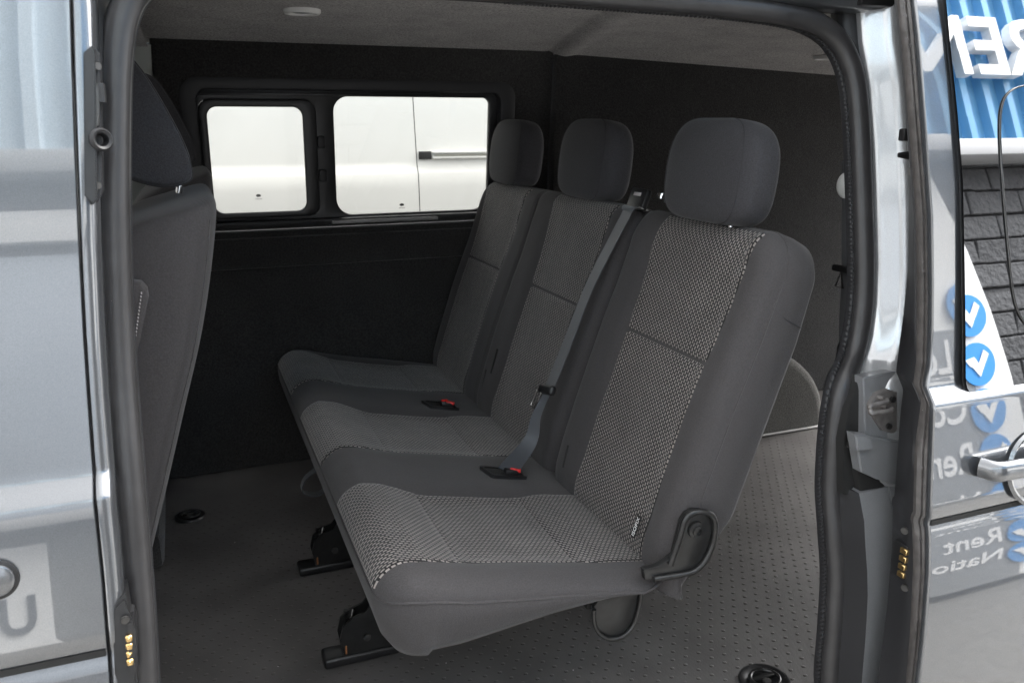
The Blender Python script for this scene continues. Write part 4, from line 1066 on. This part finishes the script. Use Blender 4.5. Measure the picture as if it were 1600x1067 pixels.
# ================================================================ ceiling lamps, floor rings
def ceiling_light(u, v, zc, label):
    p = at(u, v, 'z', zc); z = hz(p.x, p.y)
    p = at(u, v, 'z', z - .004); z = hz(p.x, p.y)
    L_ = empty('ceiling_light', (p.x, p.y, z), label, 'ceiling light', 'round lights in the headlining')
    lathe('rim', [(.043, .002), (.043, -.006), (.040, -.010), (.034, -.010), (.031, -.006), (.030, .0)], (p.x, p.y, z), (0, 0, 1), M['light_rim'], L_, 40)
    lathe('lens', [(.031, -.005), (.02, -.007), (0, -.008)], (p.x, p.y, z), (0, 0, 1), M['lens'], L_, 32)
ceiling_light(472, 18, 1.335, 'round ceiling light with grey rim above the small side window')
ceiling_light(1293, 90, 1.29, 'round ceiling light near the top right corner of the door opening')
def ring(u, v, label, sc=1.0):
    p = at(u, v, 'z', .004)
    T_ = empty('lashing_ring', (p.x, p.y, 0), label, 'lashing ring', 'lashing rings in the floor')
    lathe('cup', [(.052 * sc, .001), (.050 * sc, .006), (.044 * sc, .007), (.036 * sc, .003), (.030 * sc, .0015), (0, .0015)], (p.x, p.y, 0), (0, 0, 1), M['plastic'], T_, 40)
    tube('ring', [Vector((p.x + .030 * sc * math.cos(a), p.y + .026 * sc * math.sin(a), .008)) for a in [6.28318 * k / 28 for k in range(28)]], .0042, M['steel_black'], T_, 8, closed=True, ref=zz)
    box('pivot_bar', (p.x, p.y + .006, .006), (.066 * sc, .010, .008), M['steel_black'], T_, bev=.002)
    cyl('bolt', (p.x, p.y - .006, .006), (0, 0, 1), .010, .006, M['steel'], T_, 6, .001)
ring(1195, 1062, 'black lashing ring in the floor at the bottom right of the doorway')
ring(297, 805, 'dark lashing ring in the floor behind the cab seat', .8)

# ================================================================ white van beyond
WV = empty('white_van', (1.2, 3.7, GZ), 'white panel van parked beyond the far side windows', 'van')
WY = 2.75
def wp(z): return float(np.interp(z, [-.35, .0, .5, .76, .86, .875, .90, .93, 1.3, 1.62, 1.80, 1.92], [.03, -.01, -.025, -.018, -.012, -.004, .008, .012, .06, .13, .22, .42]))
seam_x = at(652, 250, 'y', WY).x
def wskin(name, xa, xb):
    zsv = [-.35, 0, .3, .6, .76, .80, .86, .868, .875, .885, .90, .915, .93, 1.0, 1.1, 1.3, 1.5, 1.62, 1.72, 1.80, 1.88, 1.92]
    secs = []
    for x in np.linspace(xa, xb, 8): secs.append([Vector((x, WY + wp(z), z)) for z in zsv])
    return loft(name, secs, M['white_paint'], WV, 60)
wskin('front_panel', -2.2, seam_x - .002); wskin('side_door', seam_x + .002, 3.6)
loft('panel_gap', [[Vector((seam_x - .006, WY + wp(z) + .006, z)), Vector((seam_x + .006, WY + wp(z) + .006, z))] for z in [-.35, 0, .5, .76, .875, .90, .93, 1.3, 1.62, 1.8]], M['dark_gap'], WV)
mesh('roof', [(-2.2, WY + .42, 1.92), (3.6, WY + .42, 1.92), (3.6, WY + 1.6, 1.92), (-2.2, WY + 1.6, 1.92)], [(0, 1, 2, 3)], M['white_paint'], WV, smooth=False)
mesh('far_side', [(-2.2, WY + 2.0, -.35), (3.6, WY + 2.0, -.35), (3.6, WY + 1.6, 1.92), (-2.2, WY + 1.6, 1.92)], [(0, 1, 2, 3)], M['white_paint'], WV, smooth=False)
mesh('rear_end', [(3.6, WY + .0, -.35), (3.6, WY + 2.0, -.35), (3.6, WY + 1.6, 1.92), (3.6, WY + .42, 1.92), (3.6, WY + .03, 1.0)], [(0, 1, 2, 3, 4)], M['white_paint'], WV, smooth=False)
mesh('front_end', [(-2.2, WY + .0, -.35), (-2.2, WY + 2.0, -.35), (-2.2, WY + 1.6, 1.92), (-2.2, WY + .42, 1.92), (-2.2, WY + .03, 1.0)], [(0, 1, 2, 3, 4)], M['white_paint'], WV, smooth=False)
r0 = at(656, 243, 'y', WY + .01); r1 = at(672, 243, 'y', WY + .01); rz = r0.z
box('rail_recess', ((r0.x + 3.5) / 2, WY + .018, rz), (3.5 - r0.x, .02, .036), M['white_paint'], WV, bev=.004)
box('rail_slot', ((r0.x + r1.x) / 2, WY + .006, rz), (r1.x - r0.x + .01, .012, .036), M['dark_gap'], WV, bev=.002)
for dz_ in (.012, -.012):
    box('rail', ((r1.x + 3.5) / 2 + .01, WY + .004, rz + dz_), (3.5 - r1.x, .022, .010), M['white_paint'], WV, bev=.004)
box('rail_track', ((r1.x + 3.5) / 2 + .02, WY + .007, rz), (3.5 - r1.x, .006, .007), M['trackgrey'], WV, bev=.001)
for x in (-1.3, 2.6):
    for y, s in ((WY + .12, -1), (WY + 1.86, 1)):
        h = lathe('wheel', [(.0, -.10), (.20, -.10), (.30, -.095), (.325, -.07), (.33, 0), (.325, .07), (.30, .095), (.21, .10)], (x, y, GZ + .33), (0, s, 0), M['tyre'], WV, 32)
        lathe('wheel_rim', [(.21, .098), (.205, .07), (.16, .06), (.07, .085), (0, .087)], (x, y, GZ + .33), (0, s, 0), M['steel'], h, 24)

# ================================================================ building behind the camera (seen mirrored in the paint and the glass)
BY = -2.7
BD = empty('rental_building', (1.5, BY, GZ), 'painted block building with a ribbed blue fascia, reflected in the door glass', 'building')
box('wall', (1.5, BY - .14, GZ + 1.5), (11, .2, 3.0), M['mortar'], BD, bev=0)
bwid, bhei = .44, .165
bm = bmesh.new(); box_bm(bm, (0, 0, 0), (bwid - .012, .05, bhei - .012), bev=.008, seg=2)
for v in bm.verts: v.co.y += .006 * math.sin(v.co.x * 31 + v.co.z * 17)
bmesh.ops.recalc_face_normals(bm, faces=bm.faces[:])
bme = bpy.data.meshes.new('brick'); bm.to_mesh(bme); bm.free(); bme.materials.append(M['block'])
for p_ in bme.polygons: p_.use_smooth = False
rng = random.Random(3)
M['shop_glass'] = mat('sky_toned_shop_window', (.42, .46, .51), .25, 0, 1.0, noise=(1.0, .18))  # reflected sky put into the pane's pale colour
M['render'] = mat('pale_render', (.20, .20, .20), .8, noise=(6, .08))
sh = box('shop_front', (-1.2, BY - .01, (GZ + 1.9) / 2), (4.0, .10, 1.9 - GZ), M['render'], BD, bev=.005)
box('shop_header', (-1.2, BY + .05, 1.66), (4.0, .10, .15), M['sign_white'], sh, bev=.01)
for xs_ in (-2.55, -.55):
    box('window_pane', (xs_ - .0, BY + .045, .98), (1.86, .02, 1.10), M['shop_glass'], sh, bev=.002)
    for dx_ in (-.97, .97): box('window_frame', (xs_ + dx_, BY + .055, .98), (.07, .06, 1.2), M['trim_light'], sh, bev=.006)
    box('window_sill', (xs_, BY + .08, .40), (2.0, .14, .05), M['trim_light'], sh, bev=.01)
for j in range(16):
    for i in range(7, 20):
        o = bpy.data.objects.new('brick', bme); COL.objects.link(o)
        o.location = (-2.2 + i * bwid + (bwid / 2 if j % 2 else 0), BY - .04 + rng.uniform(-.006, .006), GZ + .09 + j * bhei); o.rotation_euler = (rng.uniform(-.02, .02), 0, math.pi if rng.random() < .5 else 0)
        place(o, BD)
# ribbed fascia
FZ0, FZ1 = 1.98, 3.25
vs = []; fs = []; x = -5.0; i = 0
while x < 8:
    for dx_, dy_ in ((0, 0), (.10, 0), (.115, .05), (.165, .05), (.18, 0)):
        vs += [Vector((x + dx_, BY + .14 + dy_, FZ0)), Vector((x + dx_, BY + .14 + dy_, FZ1))]
    x += .18
k = len(vs) // 2
fs = [(2 * i, 2 * i + 2, 2 * i + 3, 2 * i + 1) for i in range(k - 1)]
nl = next(i for i in range(k - 1) if vs[2 * i].x > .95)
mesh('ribbed_fascia', vs, fs[nl:], M['blue'], BD, smooth=False)
M['blue_overlit'] = mat('overlit_blue_cladding', (.58, .68, .75), .4, noise=(2, .06))  # the blue cladding paled, overexposure put into its colour
mesh('ribbed_fascia', vs, fs[:nl], M['blue_overlit'], BD, smooth=False)
box('fascia_edge', (1.5, BY + .10, FZ0 - .05), (13, .22, .11), M['trim_light'], BD, bev=.01)
box('fascia_cap', (1.5, BY + .10, FZ1 + .05), (13, .30, .12), M['trim_light'], BD, bev=.01)
box('fascia_back', (1.5, BY - .02, (FZ0 + FZ1) / 2), (13, .2, FZ1 - FZ0), M['mortar'], BD, bev=0)
def sign_text(s, size, x, y, z, ext, m, parent, name):
    t = text(s, size, ext, m); t.name = name
    t.matrix_basis = Matrix.Translation((x, y, z)) @ Matrix.Rotation(math.pi, 4, 'Z') @ Matrix.Rotation(R(90), 4, 'X')
    t.data.offset = size * .018
    bpy.context.view_layer.update()
    return bake(t, parent)
xx = 4.99
for ch, wd in (('R', .33), ('E', .30), ('N', .36), ('T', .30), ('A', .34), ('L', .30)):
    sign_text(ch, .56, xx, BY + .24, 2.40, .03, M['sign_white'], BD, 'sign_letter'); xx -= wd
# notice board with ticks and text
NB = empty('notice_board', (4.2, BY + .05, GZ), 'white and grey board with blue tick circles and a list, against the block wall', 'sign board')
NX0, NX1, NZ0, NZ1 = 2.6, 4.50, -.55, 1.75
ol = [(NX0, NZ0), (NX1, NZ0), (NX1 - .02, 0), (NX1 - .07, .45), (NX1 - .16, .9), (NX1 - .28, 1.35), (NX1 - .42, NZ1), (NX0, NZ1)]
plate('white_panel', ol, [], .02, lambda a, b, d: Vector((a, BY + .03 - d + .02, b)), M['sign_white'], NB)
plate('grey_panel', [(NX0, NZ0), (NX1 - .32, NZ0), (NX1 - .33, -.1), (NX1 - .36, .3), (NX1 - .42, .72), (NX0, .72)], [], .008, lambda a, b, d: Vector((a, BY + .062 - d, b)), M['sign_grey'], NB)
for k, (z, wdt) in enumerate(((.82, ''), (.51, 'Loc'), (.22, 'Cont'), (-.06, 'Rent'), (-.34, 'Nation'))):
    cx_ = NX1 - .36 + .015 * k
    bm = bmesh.new(); bmesh.ops.create_cone(bm, cap_ends=True, segments=40, radius1=.135, radius2=.135, depth=.008)
    bmesh.ops.transform(bm, matrix=Matrix.Translation((cx_, BY + .068, z + .05)) @ Matrix.Rotation(R(90), 4, 'X'), verts=bm.verts[:])
    d_ = bmobj('tick_disc', bm, M['blue2'], NB)
    tk = [(-.085, .055), (-.05, .085), (.0, .0), (.03, .045), (.10, .03), (.07, -.01), (.05, -.02), (.0, -.08)]
    plate('tick_mark', [(cx_ - a, z + .05 + b) for a, b in tk], [], .004, lambda a, b, d: Vector((a, BY + .078 - d, b)), M['text_white'], d_)
    if wdt: sign_text(wdt, .23, cx_ - .16, BY + .064, z, .003, M['text_white'], NB, 'lettering')
M['sign_dark'] = mat('sign_dark_letter', (.06, .065, .075), .5)
PB = empty('poster_board', (-1.1, BY + .05, GZ), 'pale board with a dark letter U leaning on the wall, reflected in the cab door', 'sign board')
plate('board', rrect(-1.7, -.63, -.60, .30, .01), [], .02, lambda a, b, d: Vector((a, BY + .05 - d, b)), M['sign_white'], PB)
sign_text('U', .20, -.675, BY + .055, -.03, .003, M['sign_dark'], PB, 'lettering')
